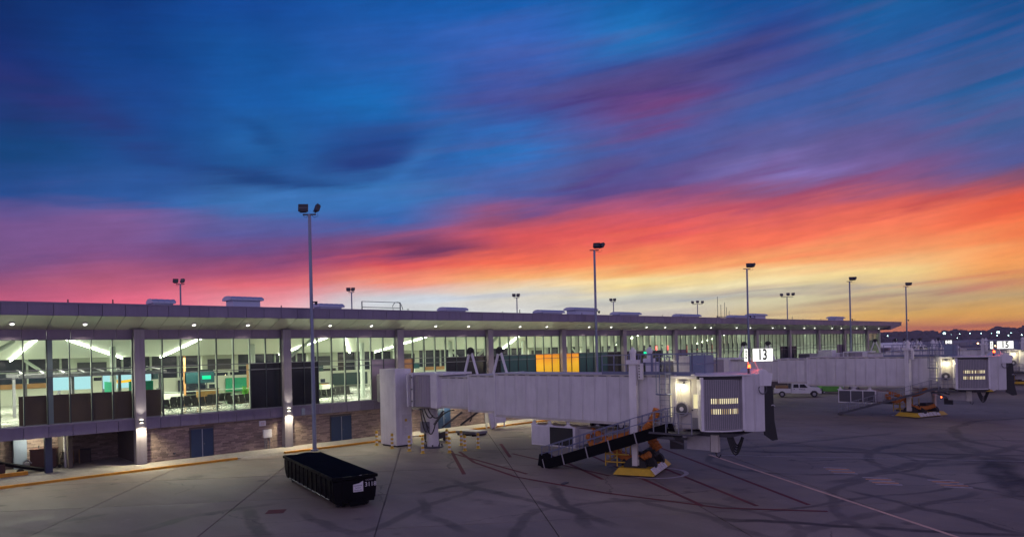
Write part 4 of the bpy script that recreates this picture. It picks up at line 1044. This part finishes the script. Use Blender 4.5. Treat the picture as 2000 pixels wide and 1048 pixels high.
    MB().prism([(-2.05,-1.2),(-1.5,-1.86),(-.6,-2.0),(.45,-1.86),(1.45,-1.76),(1.45,1.76),(-2.05,1.6)],'z',5.66,5.74).build('cab_roof','white',c)
    rf=MB().prism([(-1.95,-1.5),(-1.4,-1.9),(-.6,-2.04),(.4,-1.92),(.4,-1.6),(-1.95,-1.2)],'z',5.50,5.655); rf.build('roof_black_trim','black',c)  # black strip just below the cab roof edge
    # slatted curtain, bowed out, with two rows of slots
    cp=[]; n=38
    for i in range(n+1):
        t=i/n; cp.append((-1.72+2.12*t, -1.62-.36*math.sin(math.pi*(.08+.84*t))))
    mb=MB(); rb=MB()
    for i in range(n):
        (xa,ya),(xb,yb)=cp[i],cp[i+1]; mb.bar((xa,ya,4.18),(xb,yb,4.18),.04,2.62)
        (i%2 or rb.cyl((xa,ya-.02,2.90),(xa,ya-.02,5.48),.03,n=5,caps=False))
    mb.build('slat_curtain','curtain',c); rb.build('slat_rib','grey',c)
    random.seed(num or 1)
    for row,zz in enumerate((4.36,3.82)):
        for i in range(7,n-4):
            if i%2:
                (xa,ya),(xb,yb)=cp[i],cp[i+1]; dd=Vector((xb-xa,yb-ya,0)).normalized(); nn=Vector((dd.y,-dd.x,0))
                p=Vector(((xa+xb)/2,(ya+yb)/2,zz))+nn*.028
                q=MB().obox((0,0,0),(.034,.006,.135),mtx=dd.to_track_quat('X','Z').to_matrix())
                q.build('slot_window','e_slot' if random.random()<.8 else 'e_slot2',c,tuple(p))
    mb=MB(); bp_=[(x_,y_-.05) for x_,y_ in cp]
    for i in range(n): mb.bar((bp_[i][0],bp_[i][1],2.80),(bp_[i+1][0],bp_[i+1][1],2.80),.12,.07)
    mb.build('curtain_track','white',c)
    MB().box(-1.88,-1.72,-1.78,-1.45,2.78,5.6).build('corner_post','white',c); MB().box(.42,.55,-1.86,-1.72,2.8,5.62).build('corner_post','white',c)
    fp=MB(); fp.prism([(.55,-1.74),(1.05,-1.80),(1.12,-1.90),(1.2,-1.80),(1.68,-1.74),(1.68,-1.68),(.55,-1.68)],'z',2.72,5.70); fp.build('side_panel','white2',c)
    MB().box(1.42,1.70,-1.70,1.70,2.76,5.70).build('front_frame','white',c)
    hd=MB().cyl((1.70,-1.5,5.62),(1.70,1.5,5.62),.36,n=16); hd.build('canopy_roll','white',c,smooth=True)
    MB().prism([(1.40,5.1),(2.05,5.1),(2.14,5.75),(1.40,5.92)],'y',-1.82,-1.62).build('canopy_cheek','white',c)
    MB().prism([(1.66,2.9),(1.70,2.5),(2.12,2.2),(2.42,2.25),(2.26,3.2),(2.20,4.9),(2.0,5.5),(1.66,5.6)],'y',-1.66,-1.5).build('bellows_side','black',c)
    MB().prism([(1.66,2.9),(2.0,3.0),(2.26,3.4),(2.26,4.9),(2.06,5.5),(1.66,5.6)],'y',1.5,1.66).build('bellows_side','black',c)
    MB().box(1.66,2.26,-1.5,1.5,2.75,2.95).build('dock_floor','dgrey',c); MB().box(1.70,2.16,-1.5,1.5,5.42,5.58).build('bellows_top','black',c)
    if det>1:
        MB().tube([(1.55+.22*math.cos(R(t)),-1.9,4.95+.26*math.sin(R(t))) for t in range(150,400,20)],.03,6).build('cable_hook','dgrey',c)
        MB().tube([(2.08,-1.7,4.05),(2.16,-1.74,4.1),(2.28,-1.7,4.02)],.02,5).build('lanyard','white',c)
    # under the cab: chassis, boxes, hanging cable bundle
    MB().prism([(Lq+3.2,2.72),(ca+1.3,2.72),(ca+.8,2.5),(Lq+3.6,2.45)],'y',-1.2,1.2).build('chassis','dgrey',r)
    MB().box(Lq+3.5,Lq+4.9,-1.35,-.9,1.75,2.5).build('under_box','dwhite',r)
    MB().box(Lq+4.95,Lq+5.35,-1.4,-1.1,1.7,2.6).build('under_panel','offwhite',r)
    for k in range(5):
        s=.9-k*.09
        MB().tube([(Lq+6.2+s*(t/8-.5),-1.1+k*.06,2.55-(.95-k*.12)*math.sin(math.pi*t/8)) for t in range(9)],.045,6).build('cable_bundle','black',r)
    MB().tube([(Lq+5.2,-1.35,1.8),(Lq+5.25,-1.35,1.5),(Lq+5.4,-1.35,1.42),(Lq+5.5,-1.35,1.6)],.03,6).build('cable_hook','black',r)
    # beacon and gate sign
    bc=MB().cyl((1.05,-1.2,5.74),(1.05,-1.2,6.05),.03,n=6).build('beacon_stem','dgrey',c); MB().cyl((1.05,-1.2,6.05),(1.05,-1.2,6.22),.09,.06,12).build('beacon_lens','e_red',bc)
    if light: lamp('beacon_light','POINT',10,(1,.12,.06),(1.05,-1.2,6.32),parent=c,shadow_soft_size=.06)
    MB().bar((1.68,-1.1,5.74),(1.40,-1.2,6.35),.05).build('sign_stay','white',c)
    if num:
        sg=MB().box(-.60,.60,0,.13,-.36,.36).build('gate_sign','dgrey',c,(1.80,-1.3,6.72),R(4))
        MB().box(-.58,.58,-.012,0,-.335,.335).build('sign_face','e_sign',sg)
        text('sign_number',str(num),.80,'black',sg,(-.02,-.018,-.01),(R(90),0,0),.72,.003,bold=.022)
        sd=MB().box(-.05,.05,-.05,.46,-.36,.36).build('side_sign','dgrey',c,(1.00,-1.28,6.72),R(4))
        MB().box(-.062,-.05,-.02,.44,-.335,.335).build('sign_face','e_sign',sd)
        text('sign_number',str(num),.62,'black',sd,(-.068,.20,0),(R(90),0,R(-90)),.55,.003,bold=.02)
        MB().bar((1.02,-1.1,5.74),(1.02,-1.1,6.4),.05).build('sign_stay','dgrey',c)
    return r
jetway('nearest white passenger bridge, under the lit 13 sign, with a black-sided service stair', 33.3, -9, 5, 18.75, 13, yaw=42, ma=5.46, oa=8.08, acs=11.2, Lq=18.82, ca=23.98, cs=.94, cz=.11, sk=.6, af=(3.2,6.2))
jetway('second white passenger bridge, under the lit 15 sign, with an open steel stair', 74.5, -9, 5, 21.15, 15, thick=False, ma=7.8, oa=10.9, yaw=26, acs=13.9, Lq=20.15, ca=25.55, cs=1.13, cz=.05, sk=-.75)
jetway('third passenger bridge, mostly hidden behind the one under the lit 15 sign', 114, -9, 8, 17.0, None, det=1, thick=False)
jetway('fourth passenger bridge, far off beyond the third', 134, -9, 8, 17.5, None, det=1, thick=False)
j = jetway('far passenger bridge under the small lit 21 sign by the end of the terminal', 162, 2, -40, 12, 21, det=1, thick=False, yaw=20)

# fixed link from the building to the nearest bridges
def link(x, y, label, box_=True):
    t = thing('fixed_walkway', label, 'walkway', (x, 0, 0), 0, 'fixed walkways to the bridges')
    w = MB().box(.62, 2.9, -5.2, -.3, 3.1, 5.5).build('corridor','dwhite',t)
    MB().box(.50,.62,-4.6,-2.2,3.1,5.45).build('end_frame','white',t)
    mb=MB()
    for k in range(9): mb.box(.50,.61,-2.1+k*.2,-1.98+k*.2,3.2,5.4)
    mb.build('bellows','grey',t)
    MB().box(-1.95,-.45,-6.85,-4.65,.12,6.06).build('tower_box','white',t,bevel=.02)
    MB().box(-1.85,-.5,-6.75,-4.75,.0,.12).build('tower_foot','black',t)
    MB().box(-1.40,-.55,-6.87,-6.85,.9,2.5).build('access_door','white2',t)
    MB().box(-1.15,-.95,-6.885,-6.87,1.95,2.15).build('notice','yellow',t); MB().box(-1.2,-.9,-6.885,-6.87,1.5,1.62).build('notice','white',t)
    MB().box(-.45,1.2,-7.3,-4.9,3.2,5.6).build('rotunda_link','white',t)
    MB().box(-.2,1.2,-8.2,-7.0,3.25,5.55).build('rotunda_link','dwhite',t)
    # braced leg
    MB().prism([(-6.9,3.1),(-5.9,3.1),(-5.9,1.6),(-6.4,.12),(-7.1,.12),(-6.6,1.9)],'x',1.2,1.5).build('leg_plate','white',t)
    MB().box(1.2,1.5,-5.9,-3.4,2.6,3.1).build('beam','white',t)
    MB().box(1.2,1.5,-3.8,-3.3,.12,2.6).build('leg','white',t)
    return t
link(33.35, 0, 'tall white lift tower and covered link between terminal and nearest bridge')
o = link(75.3, 0, 'second covered link, behind the nearest bridge and left of the lit 13 sign')
o2 = link(113.5, 0, 'third covered link, behind the second bridge near the end of the facade')

# ---------------------------------------------------------------- under and round the nearest bridge
BP = [(31.10,-4.51,'against the white tower on its left'),(30.87,-7.03,'just in front of the white tower'),(30.89,-9.27,'second right of the white tower'),(30.82,-11.06,'left of the bridge pedestal'),
      (32.21,-12.42,'foremost one right of the pedestal'),(35.34,-8.11,'behind the others right of the pedestal'),(35.28,-10.0,'in the back of the right-hand three'),(33.58,-12.51,'middle front of the right-hand three'),(35.04,-12.31,'rightmost, in front of the stacked steel plates')]
ring=[MB().cyl((0,0,.0),(0,0,.17),.105,n=14).mesh('band','yellow'), MB().cyl((0,0,0),(0,0,.13),.103,n=14).mesh('band','white')]
bs=MB().cyl((0,0,0),(0,0,.06),.19,.12,14).mesh('foot','yellow'); tp=MB().cyl((0,0,0),(0,0,.05),.105,.06,14).mesh('cap','yellow')
for x,y,l in BP:
    t=thing('bollard','yellow and white banded bollard '+l,'bollard',(x,y,0),random.random(),'striped bollards round the bridge pedestal')
    place('foot',bs,t); z=.04
    for k in range(7):
        place('band',ring[k%2],t,(0,0,z)); z+=.17 if k%2==0 else .13
    place('cap',tp,t,(0,0,z))
pl=thing('steel_plate_stack','stack of grey steel road plates on timbers behind the striped bollards','plates',(40.2,-5.4,0),R(5))
for k in range(4): MB().box(-.72+random.uniform(-.05,.05),.72,-1.2,1.2+random.uniform(-.06,.06),.16+k*.06,.205+k*.06).build('plate','grey' if k<3 else 'dwhite',pl)
for y in (-.9,0,.9): MB().box(-.78,.78,y-.08,y+.08,0,.16).build('timber','bark',pl)
cb=thing('service_cabinet','white service cabinet with dangling cables under the bridge near the lit kerb','cabinet',(44.6,-3.6,.1),R(8))
MB().box(-.8,.8,-.6,.6,.5,2.55).build('body','white',cb)
for s in (-.7,.7):
    for q in (-.5,.5): MB().box(s-.05,s+.05,q-.05,q+.05,0,.5).build('leg','white',cb)
MB().prism([(-1.9,2.6),(-.8,2.6),(-.8,.2),(-1.1,.0)],'y',-.5,-.3).build('side_brace','white',cb)
MB().tube([(-.4,-.66,2.4),(-.2,-.7,1.9),(.1,-.7,1.75),(.4,-.7,1.95),(.5,-.66,2.45)],.07,6).build('cable_loop','black',cb)
tag(MB().box(-.1,.1,-.1,.1,0,1.0).build('red_extinguisher_case','redobj',None,(46.6,-3.0,1.6)),'small red case beside the white service cabinet','case')
dl=thing('low_black_cart','low black equipment cart behind the bridge pedestal','cart',(35.5,-6.4,0),R(20))
MB().box(-.9,.9,-.5,.5,.25,.75).build('body','black',dl)
for s in (-.6,.6):
    for q in (-.5,.5): MB().cyl((s,q-.05,.16),(s,q+.05,.16),.16,n=12).build('wheel','tyre',dl)

# ---------------------------------------------------------------- roll-off container
dm=thing('roll_off_container','long black roll-off container with tarpaulin top and white 3118 on its end','container',(19.04,-18.48,0),R(78.2))
HL,HW=4.65,1.08
sh=MB().prism([(-HW+.12,.22),(HW-.12,.22),(HW-.05,.5),(HW,.85),(HW,1.3),(-HW,1.3),(-HW,.85),(-HW+.05,.5)],'x',-HL,HL)
sh.build('body','blacksteel',dm,bevel=.02)
rm=MB(); 
for s in (-1,1): rm.box(-HL-.06,HL+.06,s*HW-.07,s*HW+.07,1.36,1.5)
rm.box(-HL-.08,-HL+.06,-HW,HW,1.36,1.5); rm.box(HL-.06,HL+.08,-HW,HW,1.36,1.5); rm.build('top_rim','blacksteel',dm,bevel=.02)
rib=MB().box(-.05,.05,-.03,.03,.35,1.38).mesh('side_rib','blacksteel')
for k in range(11):
    x=-HL+.35+k*.8
    for s in (-1,1): place('side_rib',rib,dm,(x,s*(HW+.02),0))
# tarp: sagging sheet with folds
tb=MB(); nx,ny=44,12
for i in range(nx+1):
    for j in range(ny+1):
        u=i/nx;v=j/ny; x=-HL-.02+(2*HL+.04)*u; y=-HW+2*HW*v
        z=1.52-.10*math.sin(math.pi*u)*math.sin(math.pi*v)+.035*math.sin(x*3.1+y*2.3)*math.sin(math.pi*v)+.03*math.sin(x*1.3-y*4)*math.sin(math.pi*v)+.05*math.exp(-((x+.6)**2+(y-.1)**2)*1.4)
        tb.v.append((x,y,z))
for i in range(nx):
    for j in range(ny): tb.f.append((i*(ny+1)+j,(i+1)*(ny+1)+j,(i+1)*(ny+1)+j+1,i*(ny+1)+j+1))
tb.build('tarpaulin','tarp',dm,smooth=True)
for s in (-1,1):
    MB().box(-HL+.1,HL-.1,s*.55-.08,s*.55+.08,.06,.24).build('floor_rail','blacksteel',dm)
    for x in (-HL+.5,HL-.6): MB().cyl((x,s*.72-.09,.13),(x,s*.72+.09,.13),.13,n=14).build('roller','tyre',dm)
    MB().tube([(-HL+.6+k*.5,s*(HW+.03),.40-(.03 if k%2 else 0)) for k in range(16)],.018,5).build('side_cable','galv',dm)
MB().prism([(-HL-.1,.15),(-HL-.35,.12),(-HL-.35,.22),(-HL-.1,.4)],'y',-.35,.35).build('hook_plate','blacksteel',dm)
MB().box(-HL-.04,-HL,.55,.62,.3,1.35).build('door_post','blacksteel',dm)
# the end that faces the camera: -x local, lettering reads along -y
def endtext(n,b,s,y,z,sx=1,m='dwhite',par=dm,x=-HL-.012): return text(n,b,s,m,par,(x,y,z),(R(90),0,R(-90)),sx,.002)
endtext('container_number','3118',.30,-.78,1.02,1.0,'white')
endtext('owner_code','CCWP',.10,-.72,1.24,1.3,'dwhite')
pq=MB().prism([(.10,.72),(.10,1.08),(-.20,1.12),(-.40,1.22),(-.40,.72)],'x',-HL-.02,-HL-.006).build('company_plate','white',dm)
text('plate_line','Commercial',.10,'navy',dm,(-HL-.026,-.12,1.02),(R(90),0,R(-90)),.85,.002); text('plate_line','Services',.10,'navy',dm,(-HL-.026,-.14,.91),(R(90),0,R(-90)),.85,.002); text('plate_line','800-555-0404',.085,'navy',dm,(-HL-.026,-.15,.79),(R(90),0,R(-90)),.8,.002)
MB().obox((-HL-.02,-.28,1.47),(.02,.07,.04),ang=.5).build('white_tag','white',dm)

# ---------------------------------------------------------------- things in the recess at the left
ct=thing('maroon_cabinet','dark red steel cabinet standing in the lit recess, beside the navy post','cabinet',(10.0,3.45,.1),R(-22))
MB().box(-.75,.75,-.35,.35,.1,1.3).build('body','maroon',ct); MB().box(-.78,.78,-.38,.38,1.3,1.36).build('lid','maroon',ct); MB().cyl((-.3,0,1.36),(-.3,0,1.56),.04,n=8).build('knob','dgrey',ct)
for s in (-.6,.6): MB().cyl((s,-.25,.0),(s,-.15,.0),.1,n=10).build('caster','tyre',ct)
ht=thing('hand_truck','red tube hand truck parked right of the dark red cabinet','hand truck',(11.0,2.9,.1),R(15))
h=MB()
for s in (-.2,.2): h.tube([(s,0,.15),(s,0,.9),(s*.8,0,1.05)],.025,6)
h.bar((-.17,0,1.05),(.17,0,1.05),.04)
for z in (.3,.6): h.bar((-.2,0,z),(.2,0,z),.035)
h.build('frame','maroon',ht); MB().box(-.2,.35,-.3,.0,.05,.08).build('toe_plate','dgrey',ht)
for s in (-.25,.3): MB().cyl((s,-.05,.13),(s,.02,.13),.12,n=12).build('wheel','tyre',ht)
w1=thing('timber_crate','brown timber crate against the dark wall of the recess','crate',(12.35,4.3,.1),R(-15))
MB().box(-.05,.6,-.3,.3,0,.95).build('body','bark',w1); MB().box(-.12,-.05,-.33,-.2,0,1.0).build('post','wood',w1); MB().box(-.45,-.40,-.33,-.25,0,1.0).build('post','wood',w1)
for k,(x,y) in enumerate(((9.15,4.3),(9.45,4.25))):
    b=tag(MB().cyl((0,0,0),(0,0,.42 if k==0 else .55),.17,.20,14).build('paint_bucket','white',None,(x,y,.1),smooth=True),('smaller' if k==0 else 'taller')+' white bucket by the lit brick wall of the recess','bucket')
bl_=thing('belt_loader','dark belt loader with a long sloping boom at the far left of the recess','loader',(7.2,2.6,.0),R(-8))
MB().prism([(-1.2,1.35),(-1.2,1.15),(2.4,.12),(2.9,.12),(2.9,.25),(2.4,.3)],'y',-.35,.35).build('boom','blacksteel',bl_)
MB().box(-1.5,.5,-.5,.5,.25,.8).build('chassis','maroon',bl_)
for x in (-1.1,.1,1.3): MB().cyl((x,-.55,.22),(x,-.35,.22),.22,n=14).build('wheel','tyre',bl_)
MB().tube([(1.4,-.3,.75),(1.7,-.3,.95),(1.9,-.3,.7)],.05,6).build('handle','galv',bl_)

# ---------------------------------------------------------------- vehicles
def wheels(t, pts, r, w=.24):
    for x,y in pts:
        o=MB().cyl((x,y-w/2,r),(x,y+w/2,r),r,n=20).build('wheel','tyre',t,smooth=True)
        s=-1 if y<0 else 1; MB().cyl((x,y+s*w/2,r),(x,y+s*(w/2+.02),r),r*.55,n=14).build('rim','rim',o)
pk=thing('pickup_truck','white crew-cab pickup truck with dark bumper parked behind the nearest cab','pickup truck',(95.2,-9.0,0),R(-62))
b=MB().prism([(-3.1,.55),(-3.1,1.15),(-.95,1.15),(-.95,.55)],'y',-.95,.95); b.build('cargo_bed','carwhite',pk)
MB().prism([(-.9,.5),(-.9,1.2),(-.78,1.88),(.85,1.92),(1.55,1.32),(2.65,1.2),(2.85,1.0),(2.85,.5),(2.5,.5),(2.2,.85),(1.7,.85),(1.4,.5)],'y',-.96,.96).build('body','carwhite',pk)
for a,b_ in ((-.66,.02),(.14,.95)):
    MB().prism([(a,1.26),(a+.02,1.72),(b_-.06 if b_<.5 else .72,1.74),(b_ if b_<.5 else 1.15,1.26)],'y',-.98,-.955).build('side_window','carglass',pk)
MB().prism([(.98,1.84),(1.52,1.36),(1.55,1.38),(1.0,1.88)],'y',-.82,.82).build('windscreen','paleblue',pk)
MB().box(2.75,3.05,-.95,.95,.42,.75).build('bumper','black',pk); MB().box(2.86,3.0,-.7,.7,.7,1.1).build('push_bar','black',pk)
MB().box(2.7,2.86,-.97,-.7,.85,1.08).build('headlight','rim',pk)
for x in (-.62,.1): MB().box(x,x+.12,-.99,-.96,1.02,1.1).build('handle','black',pk)
text('door_letters','TUL',.26,'navy',pk,(.55,-.975,1.02),(R(90),0,0),1.3,.003)
wheels(pk,((-2.1,-.85),(1.95,-.85),(-2.1,.85),(1.95,.85)),.40)
MB().box(-2.9,-1.3,-.8,.8,1.15,1.5).build('tool_chest','wood',pk); MB().box(-1.25,-.98,-.6,.6,1.15,1.85).build('headache_rack','dgrey',pk)
tg=thing('dark_tug','dark tow vehicle mostly hidden behind the nearest bridge and its stair','tug',(50.6,-12.1,0),R(VIEW-90))
MB().prism([(-1.5,.3),(-1.5,.95),(-.6,1.1),(.2,1.1),(1.3,.95),(1.7,.6),(1.7,.3)],'y',-.8,.8).build('body','blacksteel',tg)
MB().box(-.9,.1,-.6,.6,1.1,1.5).build('seat_back','black',tg)
wheels(tg,((-1.0,-.75),(1.1,-.75),(-1.0,.75),(1.1,.75)),.34)
gc=thing('green_covered_cart','bright green covered baggage cart under the second bridge','cart',(103.7,-9.7,0),R(VIEW-90))
MB().prism([(-1.6,.3),(-1.45,1.1),(1.35,1.15),(1.65,.3)],'y',-.8,.8).build('cover','green',gc); MB().box(-1.65,1.7,-.85,.85,.18,.3).build('deck','black',gc)
wheels(gc,((-1.2,-.8),(1.2,-.8)),.2,.14)
ap=thing('parked_airliner','distant white airliner with swept tail beyond the far bridges','airliner',(318,55,0),R(VIEW-90+8))
MB().tube([(-15,0,4.6),(-10,0,4.7),(-4,0,4.6),(4,0,4.5),(11,0,4.4),(14,0,4.3),(15.5,0,4.1)],1.6,14,[.25,1.1,1.6,1.7,1.6,1.1,.2]).build('fuselage','carwhite',ap,smooth=True)
MB().prism([(-14.5,5.0),(-16.5,9.4),(-14.8,9.4),(-11,5.6)],'y',-.2,.2).build('tail_fin','carwhite',ap)
MB().prism([(0,-1),(-5,-15),(-7,-15),(-5,-1)],'z',4.0,4.25).build('wing','carwhite',ap); MB().prism([(0,1),(-5,15),(-7,15),(-5,1)],'z',4.0,4.25).build('wing','carwhite',ap)
MB().prism([(-13,-.5),(-16,-5),(-17,-5),(-15.5,-.5)],'z',5.0,5.15).build('tailplane','carwhite',ap)
MB().cyl((-1,-5,3.2),(2.4,-5,3.2),.9,n=12).build('engine','carwhite',ap)
for x in (11,-3): MB().cyl((x,0,0),(x,0,3.2),.25,n=8).build('landing_gear','dgrey',ap)

# ---------------------------------------------------------------- far side of the field
# distant buildings, trees and lamps on the rise beyond the runways
def P(right, fwd): return (right*.729+fwd*.6845, -right*.6845+fwd*.729-53.6)
hm=MB(); nn=70
for i in range(nn+1):
    a=R(-50+110*i/nn); 
    for rr,zz in ((620,0),(760,4.5),(900,10.5),(1080,15+2*math.sin(i*.35))):
        x,y=P(rr*math.sin(a),rr*math.cos(a)); hm.v.append((x,y,zz))
for i in range(nn):
    for j in range(3): hm.f.append((i*4+j,(i+1)*4+j,(i+1)*4+j+1,i*4+j+1))
struct(hm.build('hill','tree'))
# one mass of wooded skyline, too far off to count
wd=MB(); random.seed(21)
def blob(c,r,h):
    o=len(wd.v); n=6
    for k in range(3):
        zz=(0,.55,.9)[k]*h; rr=(1,.95,.5)[k]*r
        for q in range(n):
            t=2*math.pi*q/n+k*.4; j=random.uniform(.75,1.2); wd.v.append((c[0]+rr*j*math.cos(t),c[1]+rr*j*math.sin(t),c[2]+zz*random.uniform(.88,1.1)))
    wd.v.append((c[0],c[1],c[2]+h))
    for k in range(2):
        for q in range(n): wd.f.append((o+k*n+q,o+k*n+(q+1)%n,o+(k+1)*n+(q+1)%n,o+(k+1)*n+q))
    for q in range(n): wd.f.append((o+2*n+q,o+2*n+(q+1)%n,o+3*n))
for i in range(2200):
    a=random.uniform(-48,58); rr=random.uniform(690,1070)
    x,y=P(rr*math.sin(R(a)),rr*math.cos(R(a))); base=max(0,(rr-700)*.038)
    hh=random.uniform(4.5,6.5)+(5 if a>34 else 0)*random.random()
    blob((x,y,base-1),random.uniform(4,9),hh*random.uniform(.8,1))
o=wd.build('wooded_skyline','tree'); o['kind']='stuff'; o['label']='far dark wooded skyline beyond the airfield'
# nearer clumps made of many small leaf faces
def ftree(x,y,h,w,label):
    t=thing('far_tree',label,'tree',(x,y,0),0,'separate trees on the skyline')
    MB().cyl((0,0,0),(0,0,h*.55),.5,.25,7).build('trunk','bark',t)
    tw=MB()
    for k in range(9):
        a=k*2.4; tw.bar((0,0,h*(.35+.03*k)),(math.cos(a)*w*.45,math.sin(a)*w*.45,h*(.6+.04*k)),.16)
    tw.build('limb','bark',t)
    cr=MB()
    for k in range(260):
        a=random.uniform(0,6.28); u=random.random()**.5; zz=random.uniform(-1,1); rr=w*.5*u*math.sqrt(max(0,1-zz*zz*.9))
        c=(rr*math.cos(a),rr*math.sin(a),h*.66+zz*h*.33); s=random.uniform(.25,.6); o_=len(cr.v)
        for q in range(3): cr.v.append((c[0]+random.uniform(-s,s)*1.6,c[1]+random.uniform(-s,s)*1.6,c[2]+random.uniform(-s,s)*1.3))
        cr.f.append((o_,o_+1,o_+2))
    cr.build('crown','tree',t)
for (rt,fw,h,w,l) in ((388,620,15,15,'bare round tree standing above the skyline at the right'),(240,560,11,14,'far tree just beyond the tip of the roof'),(452,640,14,16,'tree at the right edge of the skyline'),(310,600,11,12,'low skyline tree left of the bright far lamp')):
    x,y=P(rt,fw); ftree(x,y,h,w,l)
fb=[(330,560,60,4,'long pale low hangar on the far side of the field'),(420,600,80,4.5,'far low hangar at the right side of the skyline'),(240,520,30,3.5,'small far hangar left of the others')]
for rt,fw,w,h,l in fb:
    x,y=P(rt,fw); t=thing('hangar',l,'hangar',(x,y,0),R(VIEW-90),'far hangars'); MB().box(-w/2,w/2,0,25,0,h).build('wall','grey',t); MB().prism([(0,h),(12.5,h+1),(25,h)],'x',-w/2,w/2).build('roof','grey',t)
lp=MB().cyl((0,0,0),(0,0,.45),.32,n=8); lpm=lp.mesh('lamp','e_far'); la=MB().cyl((0,0,0),(0,0,.6),.4,n=8).mesh('lamp','e_amber'); ps=MB().cyl((0,0,0),(0,0,1),.15,n=6).mesh('post','dgrey')
FL=[(1734,656,1.0),(1845,652,2.6),(1875,652,.8),(1895,651,.9),(1917,651,.9),(1950,650,2.8),(1948,655,.9),(1975,650,.8),(1970,655,1.),(1996,654,1.2),(1870,660,.7),(1751,662,.5),(1937,651,.5),(1858,653,.4)]
for i,(px,py,s) in enumerate(FL):
    rt=(px-1000)/1400*590; fw=590; zz=7.5+((679-.0227*(px-1000))-py)/1400*590
    x,y=P(rt,fw); t=thing('far_lamp',['dim white lamp on the skyline right below the roof tip','one of two brightest starry lamps, the left one','small lamp just right of the left starry lamp','second small lamp right of the left starry lamp','small lamp midway along the dark skyline','rightmost of the two brightest starry skyline lamps','faint lamp just below the right starry lamp','small skyline lamp right of the right starry lamp','lower small lamp right of the right starry lamp','skyline lamp at the right edge of the picture','faint lower lamp below the left starry lamp','faint lamp low beside the distant airliner','tiny lamp left of the right starry lamp','tiniest lamp right beside the left starry lamp'][i],'lamp',(x,y,0),0,'distant field lamps')
    o=place('post',ps,t); o.scale=(1,1,max(.5,zz)); p=place('lamp',lpm,t,(0,0,zz)); p.scale=(s,s,s)
for i,(px,py,s) in enumerate(((1750,675,1.),(1755,681,.8),(1944,676,1.2),(1910,671,1.),(1925,671,.7),(1770,669,.6))):
    fw=300; rt=(px-1000)/1400*fw; zz=max(.3,7.5+((679-.0227*(px-1000))-py)/1400*fw)
    x,y=P(rt,fw); t=thing('field_lamp',['amber airfield lamp just left of the distant airliner','lower amber lamp below the distant airliner','bright amber lamp beside the lit 15 sign','amber airfield lamp midway between the 21 and 15 signs','second amber lamp between the 21 and 15 signs','faint amber lamp above the distant airliner'][i],'lamp',(x,y,0),0,'amber airfield lamps')
    o=place('post',ps,t); o.scale=(.6,.6,zz); p=place('lamp',la,t,(0,0,zz)); p.scale=(s*.7,)*3
# pale runway strips
for a,b,c,d,m in ((0,900,330,360,'concrete'),(0,900,430,445,'concrete')):
    mb=MB(); q=[P(a,c),P(b,c+60),P(b,d+70),P(a,d)]; mb.v=[(x,y,-.03) for x,y in q]; mb.f=[(0,1,2,3)]; struct(mb.build('runway','concrete'))

# the evening air over the field
hz = MB().box(-620, 1520, -1020, 1420, -1.2, 36).mesh('haze', 'glass')
hm_ = bpy.data.materials.new('evening_haze'); hm_.use_nodes = True; ht_ = hm_.node_tree; ht_.nodes.clear()
pv = ht_.nodes.new('ShaderNodeVolumePrincipled'); pv.inputs['Color'].default_value = (.82,.72,.90,1); pv.inputs['Density'].default_value = .00034; pv.inputs['Anisotropy'].default_value = .2
ho = ht_.nodes.new('ShaderNodeOutputMaterial'); ht_.links.new(pv.outputs[0], ho.inputs['Volume'])
hz.materials.clear(); hz.materials.append(hm_)
ho_ = place('haze', hz); ho_['kind'] = 'stuff'; ho_['label'] = 'thin violet evening haze over the airfield'
